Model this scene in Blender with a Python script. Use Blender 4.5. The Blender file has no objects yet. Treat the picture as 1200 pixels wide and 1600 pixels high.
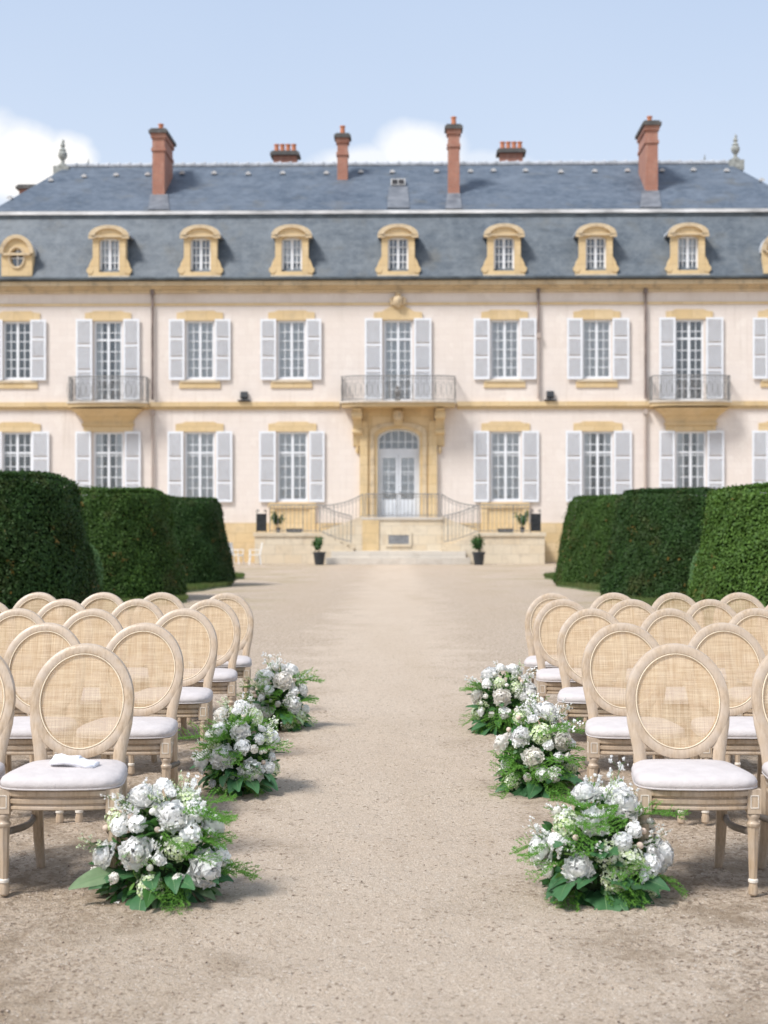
import bpy, math, random
import numpy as np
from mathutils import Vector, Matrix, noise, Euler
R = math.radians
C = bpy.context.scene.collection
random.seed(7)

# ------------------------------------------------------------------ camera
FPX, CX, HY, H = 2222.0, 616.0, 828.0, 1.49      # focal length / vanishing point in photograph pixels, eye height
sc = bpy.context.scene
cam = bpy.data.cameras.new('camera'); co = bpy.data.objects.new('camera', cam); C.objects.link(co)
cam.sensor_fit = 'VERTICAL'; cam.sensor_height = 36; cam.sensor_width = 27; cam.lens = FPX/1600*36
cam.shift_x = -(CX-600)/1600; cam.shift_y = (HY-800)/1600
co.location = (0, 0, H); co.rotation_euler = (R(90), 0, 0)
cam.clip_start = .1; cam.clip_end = 3000
cam.dof.use_dof = True; cam.dof.focus_distance = 7.6; cam.dof.aperture_fstop = 3.0
sc.camera = co
# ------------------------------------------------------------------ light
SUN_EL, SUN_AZ = 52, -128      # azimuth of the sun measured clockwise from +Y
sd = Vector((math.sin(R(SUN_AZ))*math.cos(R(SUN_EL)), math.cos(R(SUN_AZ))*math.cos(R(SUN_EL)), math.sin(R(SUN_EL))))
sl = bpy.data.lights.new('sun', 'SUN'); so = bpy.data.objects.new('sun', sl); C.objects.link(so)
sl.energy = 2.35; sl.angle = R(13.0); sl.color = (1, .97, .935)
so.rotation_euler = sd.to_track_quat('Z', 'Y').to_euler(); so.location = (-20, -20, 60)
sc.view_settings.view_transform = 'Standard'; sc.view_settings.look = 'None'
sc.view_settings.exposure = .93; sc.view_settings.gamma = 1
w = bpy.data.worlds.new('World'); sc.world = w; w.use_nodes = True
nt = w.node_tree; nt.nodes.clear()
def N(nt, t, **k):
    n = nt.nodes.new(t)
    for a, b in k.items(): setattr(n, a, b)
    return n
def math_(nt, op, a, b=None, c=None, clamp=False):
    n = N(nt, 'ShaderNodeMath', operation=op, use_clamp=clamp)
    for i, v in enumerate((a, b, c)):
        if v is None: continue
        if isinstance(v, (int, float)): n.inputs[i].default_value = v
        else: nt.links.new(v, n.inputs[i])
    return n.outputs[0]
def mixc(nt, f, a, b, mode='MIX'):
    n = N(nt, 'ShaderNodeMix', data_type='RGBA', blend_type=mode)
    for s, v in ((n.inputs[0], f), (n.inputs[6], a), (n.inputs[7], b)):
        if isinstance(v, (int, float)): s.default_value = v
        elif isinstance(v, (tuple, list)): s.default_value = (*v[:3], 1)
        else: nt.links.new(v, s)
    return n.outputs[2]
sky = N(nt, 'ShaderNodeTexSky', sky_type='NISHITA', sun_disc=False)
sky.sun_elevation = R(SUN_EL); sky.sun_rotation = R(SUN_AZ); sky.air_density = 1.0; sky.dust_density = 1.6; sky.ozone_density = 1.2
tc = N(nt, 'ShaderNodeTexCoord'); sp = N(nt, 'ShaderNodeSeparateXYZ'); nt.links.new(tc.outputs['Generated'], sp.inputs[0])
yy = math_(nt, 'MAXIMUM', sp.outputs[1], .02)
a_ = math_(nt, 'DIVIDE', sp.outputs[0], yy); b_ = math_(nt, 'DIVIDE', sp.outputs[2], yy)
no = N(nt, 'ShaderNodeTexNoise'); no.inputs['Scale'].default_value = 9; no.inputs['Detail'].default_value = 7; no.inputs['Roughness'].default_value = .55
nt.links.new(tc.outputs['Generated'], no.inputs[0])
nn = math_(nt, 'MULTIPLY', math_(nt, 'SUBTRACT', no.outputs[0], .5), 1.6)
dens = None
for cx, cy, rx, ry, st in ((25, 258, 135, 88, 1), (105, 252, 66, 62, 1), (-60, 245, 150, 100, 1), (655, 240, 80, 58, .7), (570, 262, 110, 40, .6), (760, 262, 90, 30, .3), (300, 300, 130, 40, .25)):
    A = math_(nt, 'DIVIDE', math_(nt, 'SUBTRACT', a_, (cx-CX)/FPX), rx/FPX)
    B = math_(nt, 'DIVIDE', math_(nt, 'SUBTRACT', b_, (HY-cy)/FPX), ry/FPX)
    d = math_(nt, 'SQRT', math_(nt, 'ADD', math_(nt, 'MULTIPLY', A, A), math_(nt, 'MULTIPLY', B, B)))
    e = math_(nt, 'MULTIPLY', math_(nt, 'ADD', math_(nt, 'SUBTRACT', 1.0, d), nn), 2.6, clamp=True)
    e = math_(nt, 'MULTIPLY', e, st)
    dens = e if dens is None else math_(nt, 'MAXIMUM', dens, e)
dens = math_(nt, 'MULTIPLY', dens, math_(nt, 'GREATER_THAN', sp.outputs[1], .05))
# fair weather clouds over the rest of the sky (behind and above the viewer) and a thin milky veil
n2 = N(nt, 'ShaderNodeTexNoise'); n2.inputs['Scale'].default_value = 2.2; n2.inputs['Detail'].default_value = 6
nt.links.new(tc.outputs['Generated'], n2.inputs[0])
back = math_(nt, 'MULTIPLY', math_(nt, 'SUBTRACT', n2.outputs[0], .52), 5, clamp=True)
back = math_(nt, 'MULTIPLY', back, math_(nt, 'MULTIPLY', math_(nt, 'SUBTRACT', .62, sp.outputs[1]), 4, clamp=True))
dens = math_(nt, 'MAXIMUM', dens, math_(nt, 'MULTIPLY', back, .8))
n3 = N(nt, 'ShaderNodeTexNoise'); n3.inputs['Scale'].default_value = 3.1; n3.inputs['Detail'].default_value = 4
nt.links.new(tc.outputs['Generated'], n3.inputs[0])
SK = .10
veil = math_(nt, 'MULTIPLY_ADD', n3.outputs[0], .2, .76)
skyc = mixc(nt, 1.0, sky.outputs[0], (SK, SK, SK), 'MULTIPLY')
vcol = mixc(nt, math_(nt, 'MULTIPLY', sp.outputs[2], 2.6, clamp=True), (.475, .51, .555), (.30, .365, .475))
skyc = mixc(nt, veil, skyc, vcol)
skyc = mixc(nt, dens, skyc, (.60, .59, .575))
bg = N(nt, 'ShaderNodeBackground'); nt.links.new(skyc, bg.inputs[0]); bg.inputs[1].default_value = 1.0
wo = N(nt, 'ShaderNodeOutputWorld'); nt.links.new(bg.outputs[0], wo.inputs[0])

# ------------------------------------------------------------------ materials
MATS = {}
def newmat(name):
    m = bpy.data.materials.new(name); m.use_nodes = True; MATS[name] = m
    return m, m.node_tree, m.node_tree.nodes['Principled BSDF']
def coord(nt, scale=(1, 1, 1), out='Object'):
    t = N(nt, 'ShaderNodeTexCoord'); mp = N(nt, 'ShaderNodeMapping'); mp.inputs['Scale'].default_value = scale
    nt.links.new(t.outputs[out], mp.inputs[0]); return mp.outputs[0]
def nz(nt, vec, scale, detail=5, rough=.55, lo=.3, hi=.7, dist=0):
    n = N(nt, 'ShaderNodeTexNoise'); nt.links.new(vec, n.inputs[0]); n.inputs['Scale'].default_value = scale
    n.inputs['Detail'].default_value = detail; n.inputs['Roughness'].default_value = rough; n.inputs['Distortion'].default_value = dist
    mr = N(nt, 'ShaderNodeMapRange'); nt.links.new(n.outputs[0], mr.inputs[0]); mr.inputs[1].default_value = lo; mr.inputs[2].default_value = hi
    return mr.outputs[0]
def bump(nt, b, h, strength=.3, dist=.01, normal=None):
    bn = N(nt, 'ShaderNodeBump'); bn.inputs['Strength'].default_value = strength; bn.inputs['Distance'].default_value = dist
    nt.links.new(h, bn.inputs['Height'])
    if normal: nt.links.new(normal, bn.inputs['Normal'])
    nt.links.new(bn.outputs[0], b.inputs['Normal']); return bn.outputs[0]
def mul(c, k): return tuple(min(1, x*k) for x in c)
def simple(name, base, rough=.6, scale=8, amt=.15, bmp=0, bscale=60, bdist=.003, metal=0, c2=None, vs=(1, 1, 1), spec=None):
    m, t, b = newmat(name); v = coord(t, vs)
    f = nz(t, v, scale)
    c = mixc(t, f, mul(base, 1-amt), c2 or mul(base, 1+amt))
    t.links.new(c, b.inputs['Base Color']); b.inputs['Roughness'].default_value = rough; b.inputs['Metallic'].default_value = metal
    if spec is not None: b.inputs['Specular IOR Level'].default_value = spec
    if bmp: bump(t, b, nz(t, v, bscale, 4), bmp, bdist)
    return m
# walls: cream render over coursed stone, faint joints, weathering
m, t, b = newmat('plaster'); v = coord(t)
sw = N(t, 'ShaderNodeSeparateXYZ'); t.links.new(v, sw.inputs[0]); cb = N(t, 'ShaderNodeCombineXYZ')
t.links.new(sw.outputs[0], cb.inputs[0]); t.links.new(sw.outputs[2], cb.inputs[1])
br = N(t, 'ShaderNodeTexBrick'); t.links.new(cb.outputs[0], br.inputs[0]); br.inputs['Scale'].default_value = 1
br.inputs['Brick Width'].default_value = .62; br.inputs['Row Height'].default_value = .31; br.inputs['Mortar Size'].default_value = .012; br.inputs['Mortar Smooth'].default_value = .6
br.inputs['Color1'].default_value = (.77, .70, .645, 1); br.inputs['Color2'].default_value = (.735, .66, .605, 1); br.inputs['Mortar'].default_value = (.68, .60, .56, 1)
c = mixc(t, math_(t, 'MULTIPLY', nz(t, v, .55, 6), .5), br.outputs[0], (.70, .615, .545))
c = mixc(t, math_(t, 'MULTIPLY', nz(t, coord(t, (1.0, 1, .25)), 1.6, 6, lo=.5, hi=.8), .35), c, (.60, .53, .47))
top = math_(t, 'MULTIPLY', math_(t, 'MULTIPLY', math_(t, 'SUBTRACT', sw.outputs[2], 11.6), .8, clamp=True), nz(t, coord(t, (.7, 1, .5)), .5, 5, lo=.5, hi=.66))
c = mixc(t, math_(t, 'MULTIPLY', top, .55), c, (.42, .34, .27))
streak = math_(t, 'MULTIPLY', nz(t, coord(t, (3.2, 1, .16)), 1.5, 6, .65, lo=.54, hi=.74), nz(t, v, .35, 3, lo=.42, hi=.62))
c = mixc(t, math_(t, 'MULTIPLY', streak, .42), c, (.44, .37, .30))
c = mixc(t, math_(t, 'MULTIPLY', nz(t, v, 1.1, 3, lo=.60, hi=.63), .22), c, (.88, .83, .77))
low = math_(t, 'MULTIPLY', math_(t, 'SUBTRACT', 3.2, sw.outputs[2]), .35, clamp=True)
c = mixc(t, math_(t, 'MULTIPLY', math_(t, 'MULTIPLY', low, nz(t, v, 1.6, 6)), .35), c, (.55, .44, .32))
t.links.new(c, b.inputs['Base Color']); b.inputs['Roughness'].default_value = .9
bump(t, b, nz(t, v, 9, 6), .3, .02)
# ochre dressed stone
def stone(name, base, c2, joints=.35, bw=.9, bh=.45, stain=.35):
    m, t, b = newmat(name); v = coord(t); s = N(t, 'ShaderNodeSeparateXYZ'); t.links.new(v, s.inputs[0]); cb = N(t, 'ShaderNodeCombineXYZ')
    t.links.new(math_(t, 'ADD', s.outputs[0], s.outputs[1]), cb.inputs[0]); t.links.new(s.outputs[2], cb.inputs[1])
    br = N(t, 'ShaderNodeTexBrick'); t.links.new(cb.outputs[0], br.inputs[0]); br.inputs['Scale'].default_value = 1
    br.inputs['Brick Width'].default_value = bw; br.inputs['Row Height'].default_value = bh; br.inputs['Mortar Size'].default_value = .012
    br.inputs['Color1'].default_value = (*base, 1); br.inputs['Color2'].default_value = (*c2, 1); br.inputs['Mortar'].default_value = (*mul(base, 1-joints), 1)
    c = mixc(t, math_(t, 'MULTIPLY', nz(t, v, 1.3, 6), .5), br.outputs[0], mul(base, .78))
    c = mixc(t, math_(t, 'MULTIPLY', nz(t, v, 2.3, 8, lo=.52, hi=.75), stain), c, (.30, .24, .18))
    t.links.new(c, b.inputs['Base Color']); b.inputs['Roughness'].default_value = .85
    bump(t, b, nz(t, v, 14, 6), .35, .02)
    return m
stone('ochre', (.66, .49, .265), (.72, .56, .34), .22, stain=.28)
stone('ochre_dirty', (.63, .49, .31), (.69, .56, .38), .25, stain=.75)
stone('pale_stone', (.70, .61, .47), (.64, .52, .36), .3, .8, .42, .4)
stone('grey_stone', (.60, .55, .48), (.64, .58, .50), .2, 1.5, .4, .4)
# slates
def slate(name, base, c2, light):
    m, t, b = newmat(name); v = coord(t); s = N(t, 'ShaderNodeSeparateXYZ'); t.links.new(v, s.inputs[0]); cb = N(t, 'ShaderNodeCombineXYZ')
    t.links.new(s.outputs[0], cb.inputs[0]); t.links.new(s.outputs[2], cb.inputs[1])
    br = N(t, 'ShaderNodeTexBrick'); t.links.new(cb.outputs[0], br.inputs[0]); br.inputs['Scale'].default_value = 1
    br.inputs['Brick Width'].default_value = .26; br.inputs['Row Height'].default_value = .13; br.inputs['Mortar Size'].default_value = .008
    br.inputs['Color1'].default_value = (*base, 1); br.inputs['Color2'].default_value = (*c2, 1); br.inputs['Mortar'].default_value = (*mul(base, .6), 1)
    c = mixc(t, math_(t, 'MULTIPLY', nz(t, coord(t, (1, 1, 1.8)), .6, 8, .75, lo=.4, hi=.62), .85), br.outputs[0], light)
    c = mixc(t, math_(t, 'MULTIPLY', nz(t, coord(t, (.35, 1, 2.2)), 2.2, 6, .7, lo=.5, hi=.72), .5), c, mul(base, .55))
    c = mixc(t, math_(t, 'MULTIPLY', nz(t, coord(t, (1, 1, .3)), 2.6, 7, .7, lo=.45, hi=.8), .5), c, mul(light, 1.5))
    c = mixc(t, math_(t, 'MULTIPLY', nz(t, v, .9, 5, lo=.56, hi=.74), .45), c, (.125, .115, .09))
    t.links.new(c, b.inputs['Base Color']); b.inputs['Roughness'].default_value = .55; b.inputs['Specular IOR Level'].default_value = .35
    bump(t, b, br.outputs[1], .5, .012)
slate('slate_upper', (.058, .080, .112), (.090, .115, .150), (.125, .150, .185))
slate('slate_lower', (.075, .095, .118), (.115, .137, .160), (.145, .165, .182))
m, t, b = newmat('brick'); v = coord(t); s = N(t, 'ShaderNodeSeparateXYZ'); t.links.new(v, s.inputs[0]); cb = N(t, 'ShaderNodeCombineXYZ')
t.links.new(math_(t, 'ADD', s.outputs[0], s.outputs[1]), cb.inputs[0]); t.links.new(s.outputs[2], cb.inputs[1])
br = N(t, 'ShaderNodeTexBrick'); t.links.new(cb.outputs[0], br.inputs[0]); br.inputs['Scale'].default_value = 1
br.inputs['Brick Width'].default_value = .24; br.inputs['Row Height'].default_value = .08; br.inputs['Mortar Size'].default_value = .008
br.inputs['Color1'].default_value = (.42, .17, .11, 1); br.inputs['Color2'].default_value = (.34, .14, .09, 1); br.inputs['Mortar'].default_value = (.42, .30, .24, 1)
c = mixc(t, math_(t, 'MULTIPLY', nz(t, v, 1.5, 6), .6), br.outputs[0], (.26, .12, .09))
c = mixc(t, math_(t, 'MULTIPLY', nz(t, coord(t, (2, 2, .5)), 1.7, 5, lo=.5, hi=.72), .5), c, (.50, .34, .27))
t.links.new(c, b.inputs['Base Color']); b.inputs['Roughness'].default_value = .9
simple('terracotta', (.50, .19, .10), .8, 6, .2)
simple('lead', (.42, .44, .47), .5, 3, .3, .2, 20, .01)
simple('zinc', (.62, .62, .62), .45, .7, .45, .2, 10, .01, c2=(.86, .85, .84), vs=(1, 1, 3))
simple('dark_cap', (.10, .095, .09), .8, 4, .4, .3, 20, .02)
simple('gutter_metal', (.075, .09, .10), .5, 2, .4, metal=.2)
simple('pipe_metal', (.20, .155, .14), .6, 2, .5)
simple('pipe_pale', (.60, .52, .46), .6, 2, .3, c2=(.42, .33, .29))
simple('iron', (.035, .038, .042), .5, 5, .4, spec=.4)
simple('iron_grey', (.24, .235, .23), .55, 5, .4)
simple('statue_stone', (.30, .31, .29), .85, 6, .4, .3, 30, .02)
simple('shutter_paint', (.77, .79, .83), .55, 1.2, .06, .15, 40, .003)
simple('louvre_paint', (.69, .715, .76), .6, 1.2, .05)
simple('window_paint', (.74, .76, .79), .45, 2, .05)
simple('curtain', (.80, .79, .78), .9, 3, .06)
simple('interior', (.055, .055, .06), .9, 1, .5)
simple('door_paint', (.66, .69, .73), .45, 2, .05)
simple('white_plastic', (.80, .80, .78), .4, 4, .05)
simple('pot_plastic', (.028, .034, .04), .35, 4, .3)
simple('soil', (.05, .035, .022), .95, 30, .4, .5, 60, .01)
m, t, b = newmat('window_glass')
out = t.nodes['Material Output']; tr = N(t, 'ShaderNodeBsdfTransparent'); gl = N(t, 'ShaderNodeBsdfGlossy'); gl.inputs['Roughness'].default_value = .03
tr.inputs[0].default_value = (.93, .95, .96, 1)
v = coord(t); bn = N(t, 'ShaderNodeBump'); bn.inputs['Strength'].default_value = .25; bn.inputs['Distance'].default_value = .02
t.links.new(nz(t, v, 2.5, 2), bn.inputs['Height']); t.links.new(bn.outputs[0], gl.inputs['Normal'])
mx = N(t, 'ShaderNodeMixShader'); lw = N(t, 'ShaderNodeFresnel'); lw.inputs[0].default_value = 1.5
t.links.new(math_(t, 'MULTIPLY_ADD', lw.outputs[0], 1.3, .06, clamp=True), mx.inputs[0]); t.links.new(tr.outputs[0], mx.inputs[1]); t.links.new(gl.outputs[0], mx.inputs[2])
t.links.new(mx.outputs[0], out.inputs[0])
# limed oak
m, t, b = newmat('limed_oak'); v = coord(t, (1, 1, .12)); v2 = coord(t)
f = nz(t, v, 90, 5, .6)
c = mixc(t, f, (.33, .235, .145), (.56, .43, .30))
c = mixc(t, math_(t, 'MULTIPLY', nz(t, v2, 11, 4, lo=.4, hi=.7), .6), c, (.53, .455, .385))
oi = N(t, 'ShaderNodeObjectInfo')
c = mixc(t, math_(t, 'MULTIPLY', oi.outputs['Random'], .35), c, (.50, .40, .31))
t.links.new(c, b.inputs['Base Color']); b.inputs['Roughness'].default_value = .38; b.inputs['Specular IOR Level'].default_value = .45
bump(t, b, nz(t, v, 160, 4), .25, .0012)
simple('wood_bead', (.74, .62, .46), .5, 30, .15)
simple('wood_lime', (.72, .66, .58), .6, 30, .15)
simple('shaded_wood', (.16, .13, .105), .5, 30, .3, vs=(1, .3, 1))  # shade on the chair stretchers put into a darker wood colour
# woven cane
m, t, b = newmat('cane'); out = t.nodes['Material Output']
g = coord(t); oi = N(t, 'ShaderNodeObjectInfo')
off = N(t, 'ShaderNodeVectorMath', operation='MULTIPLY_ADD'); t.links.new(g, off.inputs[0]); off.inputs[1].default_value = (1, 1, 1)
cr = N(t, 'ShaderNodeCombineXYZ'); r7 = math_(t, 'MULTIPLY', oi.outputs['Random'], 7); t.links.new(r7, cr.inputs[0]); t.links.new(r7, cr.inputs[2]); t.links.new(cr.outputs[0], off.inputs[2])
def str_(sx, sz, sc_, lo, hi):
    mp = N(t, 'ShaderNodeMapping'); mp.inputs['Scale'].default_value = (sx, .001, sz); t.links.new(off.outputs[0], mp.inputs[0])
    return nz(t, mp.outputs[0], sc_, 3, .7, lo=lo, hi=hi)
hx = str_(6, 330, 1, .35, .68); vx = str_(330, 6, 1, .35, .68)
hb = str_(3, 45, 1, .3, .7); vb = str_(45, 3, 1, .3, .7)
th = math_(t, 'MULTIPLY', math_(t, 'ADD', hx, vx), .5); tb = math_(t, 'MULTIPLY', math_(t, 'ADD', hb, vb), .5)
tt = math_(t, 'ADD', math_(t, 'MULTIPLY', th, .6), math_(t, 'MULTIPLY', tb, .4))
mr = N(t, 'ShaderNodeMapRange'); t.links.new(tt, mr.inputs[0]); mr.inputs[1].default_value = .3; mr.inputs[2].default_value = .72
c = mixc(t, mr.outputs[0], (.60, .415, .25), (.92, .755, .535))
df = N(t, 'ShaderNodeBsdfDiffuse'); tl = N(t, 'ShaderNodeBsdfTranslucent'); tr = N(t, 'ShaderNodeBsdfTransparent'); t.links.new(c, df.inputs[0]); t.links.new(c, tl.inputs[0])
m1 = N(t, 'ShaderNodeMixShader'); m1.inputs[0].default_value = .38; t.links.new(df.outputs[0], m1.inputs[1]); t.links.new(tl.outputs[0], m1.inputs[2])
m2 = N(t, 'ShaderNodeMixShader'); t.links.new(math_(t, 'MULTIPLY_ADD', tt, -.40, .43), m2.inputs[0]); t.links.new(m1.outputs[0], m2.inputs[1]); t.links.new(tr.outputs[0], m2.inputs[2])
t.links.new(m2.outputs[0], out.inputs[0])
# linen
m, t, b = newmat('linen'); v = coord(t); c = mixc(t, nz(t, v, 14, 5), (.50, .46, .45), (.575, .535, .525))
c = mixc(t, math_(t, 'MULTIPLY', nz(t, coord(t, (1, .1, 1)), 260, 2), .25), c, (.50, .45, .43))
t.links.new(c, b.inputs['Base Color']); b.inputs['Roughness'].default_value = .95; b.inputs['Specular IOR Level'].default_value = .2
bump(t, b, nz(t, v, 25, 4), .35, .006)
simple('napkin_cloth', (.82, .82, .86), .9, 40, .04, .2, 80, .002)
# foliage (colour differs leaf by leaf)
def leafmat(name, c1, c2, c3=None, fleck=None, trans=.3, rough=.5, spec=.3, vein=False):
    m, t, b = newmat(name); out = t.nodes['Material Output']; ge = N(t, 'ShaderNodeNewGeometry')
    v = coord(t)
    c = mixc(t, ge.outputs['Random Per Island'], c1, c2)
    if c3:
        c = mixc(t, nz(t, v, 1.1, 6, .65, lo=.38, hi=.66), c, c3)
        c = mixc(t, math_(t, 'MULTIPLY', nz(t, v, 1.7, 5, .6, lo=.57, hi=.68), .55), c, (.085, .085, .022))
    if fleck:
        f = math_(t, 'MULTIPLY', nz(t, v, 6, 4, lo=.60, hi=.67), math_(t, 'GREATER_THAN', nz(t, v, 1.1, 3), .62))
        f = math_(t, 'MULTIPLY', f, math_(t, 'GREATER_THAN', ge.outputs['Random Per Island'], .35))
        c = mixc(t, f, c, fleck)
    else:
        c = mixc(t, math_(t, 'MULTIPLY', nz(t, v, 40, 3), .35), c, mul(c1, .6))
    t.links.new(c, b.inputs['Base Color']); b.inputs['Roughness'].default_value = rough; b.inputs['Specular IOR Level'].default_value = spec
    if trans:
        tl = N(t, 'ShaderNodeBsdfTranslucent'); t.links.new(mixc(t, .5, c, (c2[0]*1.6, c2[1]*1.5, c2[2])), tl.inputs[0])
        mx = N(t, 'ShaderNodeMixShader'); mx.inputs[0].default_value = trans; t.links.new(b.outputs[0], mx.inputs[1]); t.links.new(tl.outputs[0], mx.inputs[2]); t.links.new(mx.outputs[0], out.inputs[0])
    return m
leafmat('yew', (.014, .042, .009), (.044, .105, .020), (.026, .052, .009), (.30, .17, .04), .12, .6, .25)  # shaded tone of one yew: light on each hedge put into its colour
leafmat('yew_mid', (.026, .066, .012), (.084, .165, .026), (.034, .070, .012), (.28, .16, .04), .15, .6, .25)  # same yew, half-lit tone put into the leaf colour
leafmat('yew_bright', (.036, .088, .014), (.110, .205, .032), (.062, .120, .020), (.28, .16, .04), .15, .6, .25)  # same yew, sunlit tone put into the leaf colour
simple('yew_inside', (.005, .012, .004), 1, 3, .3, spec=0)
simple('bark', (.10, .07, .05), .9, 20, .3)
leafmat('pale_shrub', (.10, .20, .08), (.18, .30, .12), None, None, .2, .6, .2)
leafmat('grass_blade', (.075, .13, .035), (.14, .20, .06), (.16, .17, .07), None, .2, .7, .1)
simple('turf', (.085, .13, .04), .95, 4, .3, .5, 60, .02, c2=(.15, .17, .07))
leafmat('big_leaf', (.030, .105, .040), (.085, .215, .085), None, None, .18, .45, .5)
leafmat('mid_leaf', (.035, .12, .03), (.085, .22, .055), None, None, .3, .45, .4)
leafmat('light_leaf', (.13, .29, .06), (.25, .42, .11), None, None, .35, .5, .3)
leafmat('fern_leaf', (.11, .29, .05), (.22, .45, .09), None, None, .35, .6, .2)
leafmat('sage_leaf', (.16, .25, .13), (.26, .36, .20), None, None, .25, .6, .2)
leafmat('pot_leaf', (.03, .09, .025), (.07, .17, .04), None, None, .2, .5, .3)
simple('moss', (.022, .05, .018), .95, 30, .5, .6, 60, .02, c2=(.05, .10, .03))
simple('rib_pale', (.16, .27, .12), .6, 20, .1)
simple('stem', (.10, .19, .06), .6, 20, .2)
def petal(name, c1, c2, trans=.30):
    m, t, b = newmat(name); out = t.nodes['Material Output']; ge = N(t, 'ShaderNodeNewGeometry'); oi = N(t, 'ShaderNodeObjectInfo')
    c = mixc(t, ge.outputs['Random Per Island'], c1, c2)
    t.links.new(c, b.inputs['Base Color']); b.inputs['Roughness'].default_value = .7; b.inputs['Specular IOR Level'].default_value = .2
    tl = N(t, 'ShaderNodeBsdfTranslucent'); t.links.new(c, tl.inputs[0])
    mx = N(t, 'ShaderNodeMixShader'); mx.inputs[0].default_value = trans; t.links.new(b.outputs[0], mx.inputs[1]); t.links.new(tl.outputs[0], mx.inputs[2]); t.links.new(mx.outputs[0], out.inputs[0])
petal('petal_white', (.95, .945, .92), (.97, .965, .955))
petal('petal_cream', (.92, .885, .82), (.95, .92, .87))
petal('petal_green', (.62, .76, .36), (.93, .93, .86))
petal('petal_blush', (.84, .62, .50), (.88, .76, .66))
# gravel
m, t, b = newmat('gravel'); v = coord(t)
vo = N(t, 'ShaderNodeTexVoronoi'); t.links.new(v, vo.inputs[0]); vo.inputs['Scale'].default_value = 150
vo2 = N(t, 'ShaderNodeTexVoronoi'); t.links.new(v, vo2.inputs[0]); vo2.inputs['Scale'].default_value = 62
sv = N(t, 'ShaderNodeSeparateColor'); t.links.new(vo.outputs['Color'], sv.inputs[0])
s2 = N(t, 'ShaderNodeSeparateColor'); t.links.new(vo2.outputs['Color'], s2.inputs[0])
sx_ = N(t, 'ShaderNodeSeparateXYZ'); t.links.new(v, sx_.inputs[0])
# trodden smooth aisle in the middle, scuffed coarser gravel where the rows stand
ax = math_(t, 'ABSOLUTE', math_(t, 'ADD', sx_.outputs[0], .05))
wob = math_(t, 'MULTIPLY', nz(t, v, 1.4, 4), .9)
scuff = math_(t, 'MULTIPLY', math_(t, 'SUBTRACT', math_(t, 'ADD', ax, wob), .95), 1.5, clamp=True)
c = mixc(t, sv.outputs[0], (.49, .385, .29), (.68, .57, .455))
c = mixc(t, math_(t, 'GREATER_THAN', sv.outputs[1], .95), c, (.74, .665, .58))
pit_shade = math_(t, 'GREATER_THAN', math_(t, 'ADD', s2.outputs[2], math_(t, 'MULTIPLY', scuff, .22)), .94)  # dark specks paint the shade of small pits into the gravel
c = mixc(t, math_(t, 'MULTIPLY', pit_shade, math_(t, 'MULTIPLY_ADD', nz(t, v, 22, 4, .7, lo=.42, hi=.6), .6, .15)), c, (.13, .085, .055))
c = mixc(t, math_(t, 'MULTIPLY', nz(t, v, .7, 7, .6), .35), c, (.50, .39, .29))
ft = math_(t, 'MULTIPLY', nz(t, v, 24, 8, .85, lo=.5, hi=.62), math_(t, 'MULTIPLY_ADD', scuff, .72, .13))
c = mixc(t, ft, c, (.21, .15, .10))
c = mixc(t, math_(t, 'MULTIPLY', math_(t, 'MULTIPLY', scuff, nz(t, coord(t, (1, .7, 1)), 2.4, 7, .7, lo=.46, hi=.6)), math_(t, 'MULTIPLY', math_(t, 'SUBTRACT', 16.0, sx_.outputs[1]), .09, clamp=True)), c, (.30, .225, .155))
c = mixc(t, math_(t, 'MULTIPLY', nz(t, coord(t, (1, .13, 1)), .7, 6, .65, lo=.47, hi=.66), .28), c, (.43, .325, .22))
c = mixc(t, math_(t, 'MULTIPLY', math_(t, 'MULTIPLY', nz(t, v, .45, 5, lo=.48, hi=.6), math_(t, 'MULTIPLY', math_(t, 'SUBTRACT', ax, 2.0), .8, clamp=True)), .5), c, (.36, .29, .165))
t.links.new(c, b.inputs['Base Color']); b.inputs['Roughness'].default_value = .95; b.inputs['Specular IOR Level'].default_value = .15
hh = math_(t, 'ADD', math_(t, 'MULTIPLY', vo.outputs['Distance'], -.4), math_(t, 'MULTIPLY', nz(t, v, 55, 6, .75), 1.0))
hh = math_(t, 'ADD', hh, math_(t, 'MULTIPLY', math_(t, 'MULTIPLY', nz(t, v, 17, 6, .7), 1.3), math_(t, 'MULTIPLY_ADD', scuff, .8, .25)))
bump(t, b, hh, .8, .011)
m, t, b = newmat('pebble'); ge = N(t, 'ShaderNodeNewGeometry'); cr = N(t, 'ShaderNodeValToRGB'); t.links.new(ge.outputs['Random Per Island'], cr.inputs[0])
cr.color_ramp.elements[0].color = (.13, .09, .065, 1); cr.color_ramp.elements[1].color = (.62, .54, .46, 1)
e = cr.color_ramp.elements.new(.2); e.color = (.30, .225, .17, 1); e = cr.color_ramp.elements.new(.85); e.color = (.50, .41, .33, 1)
t.links.new(cr.outputs[0], b.inputs['Base Color']); b.inputs['Roughness'].default_value = .9
M = MATS

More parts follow.
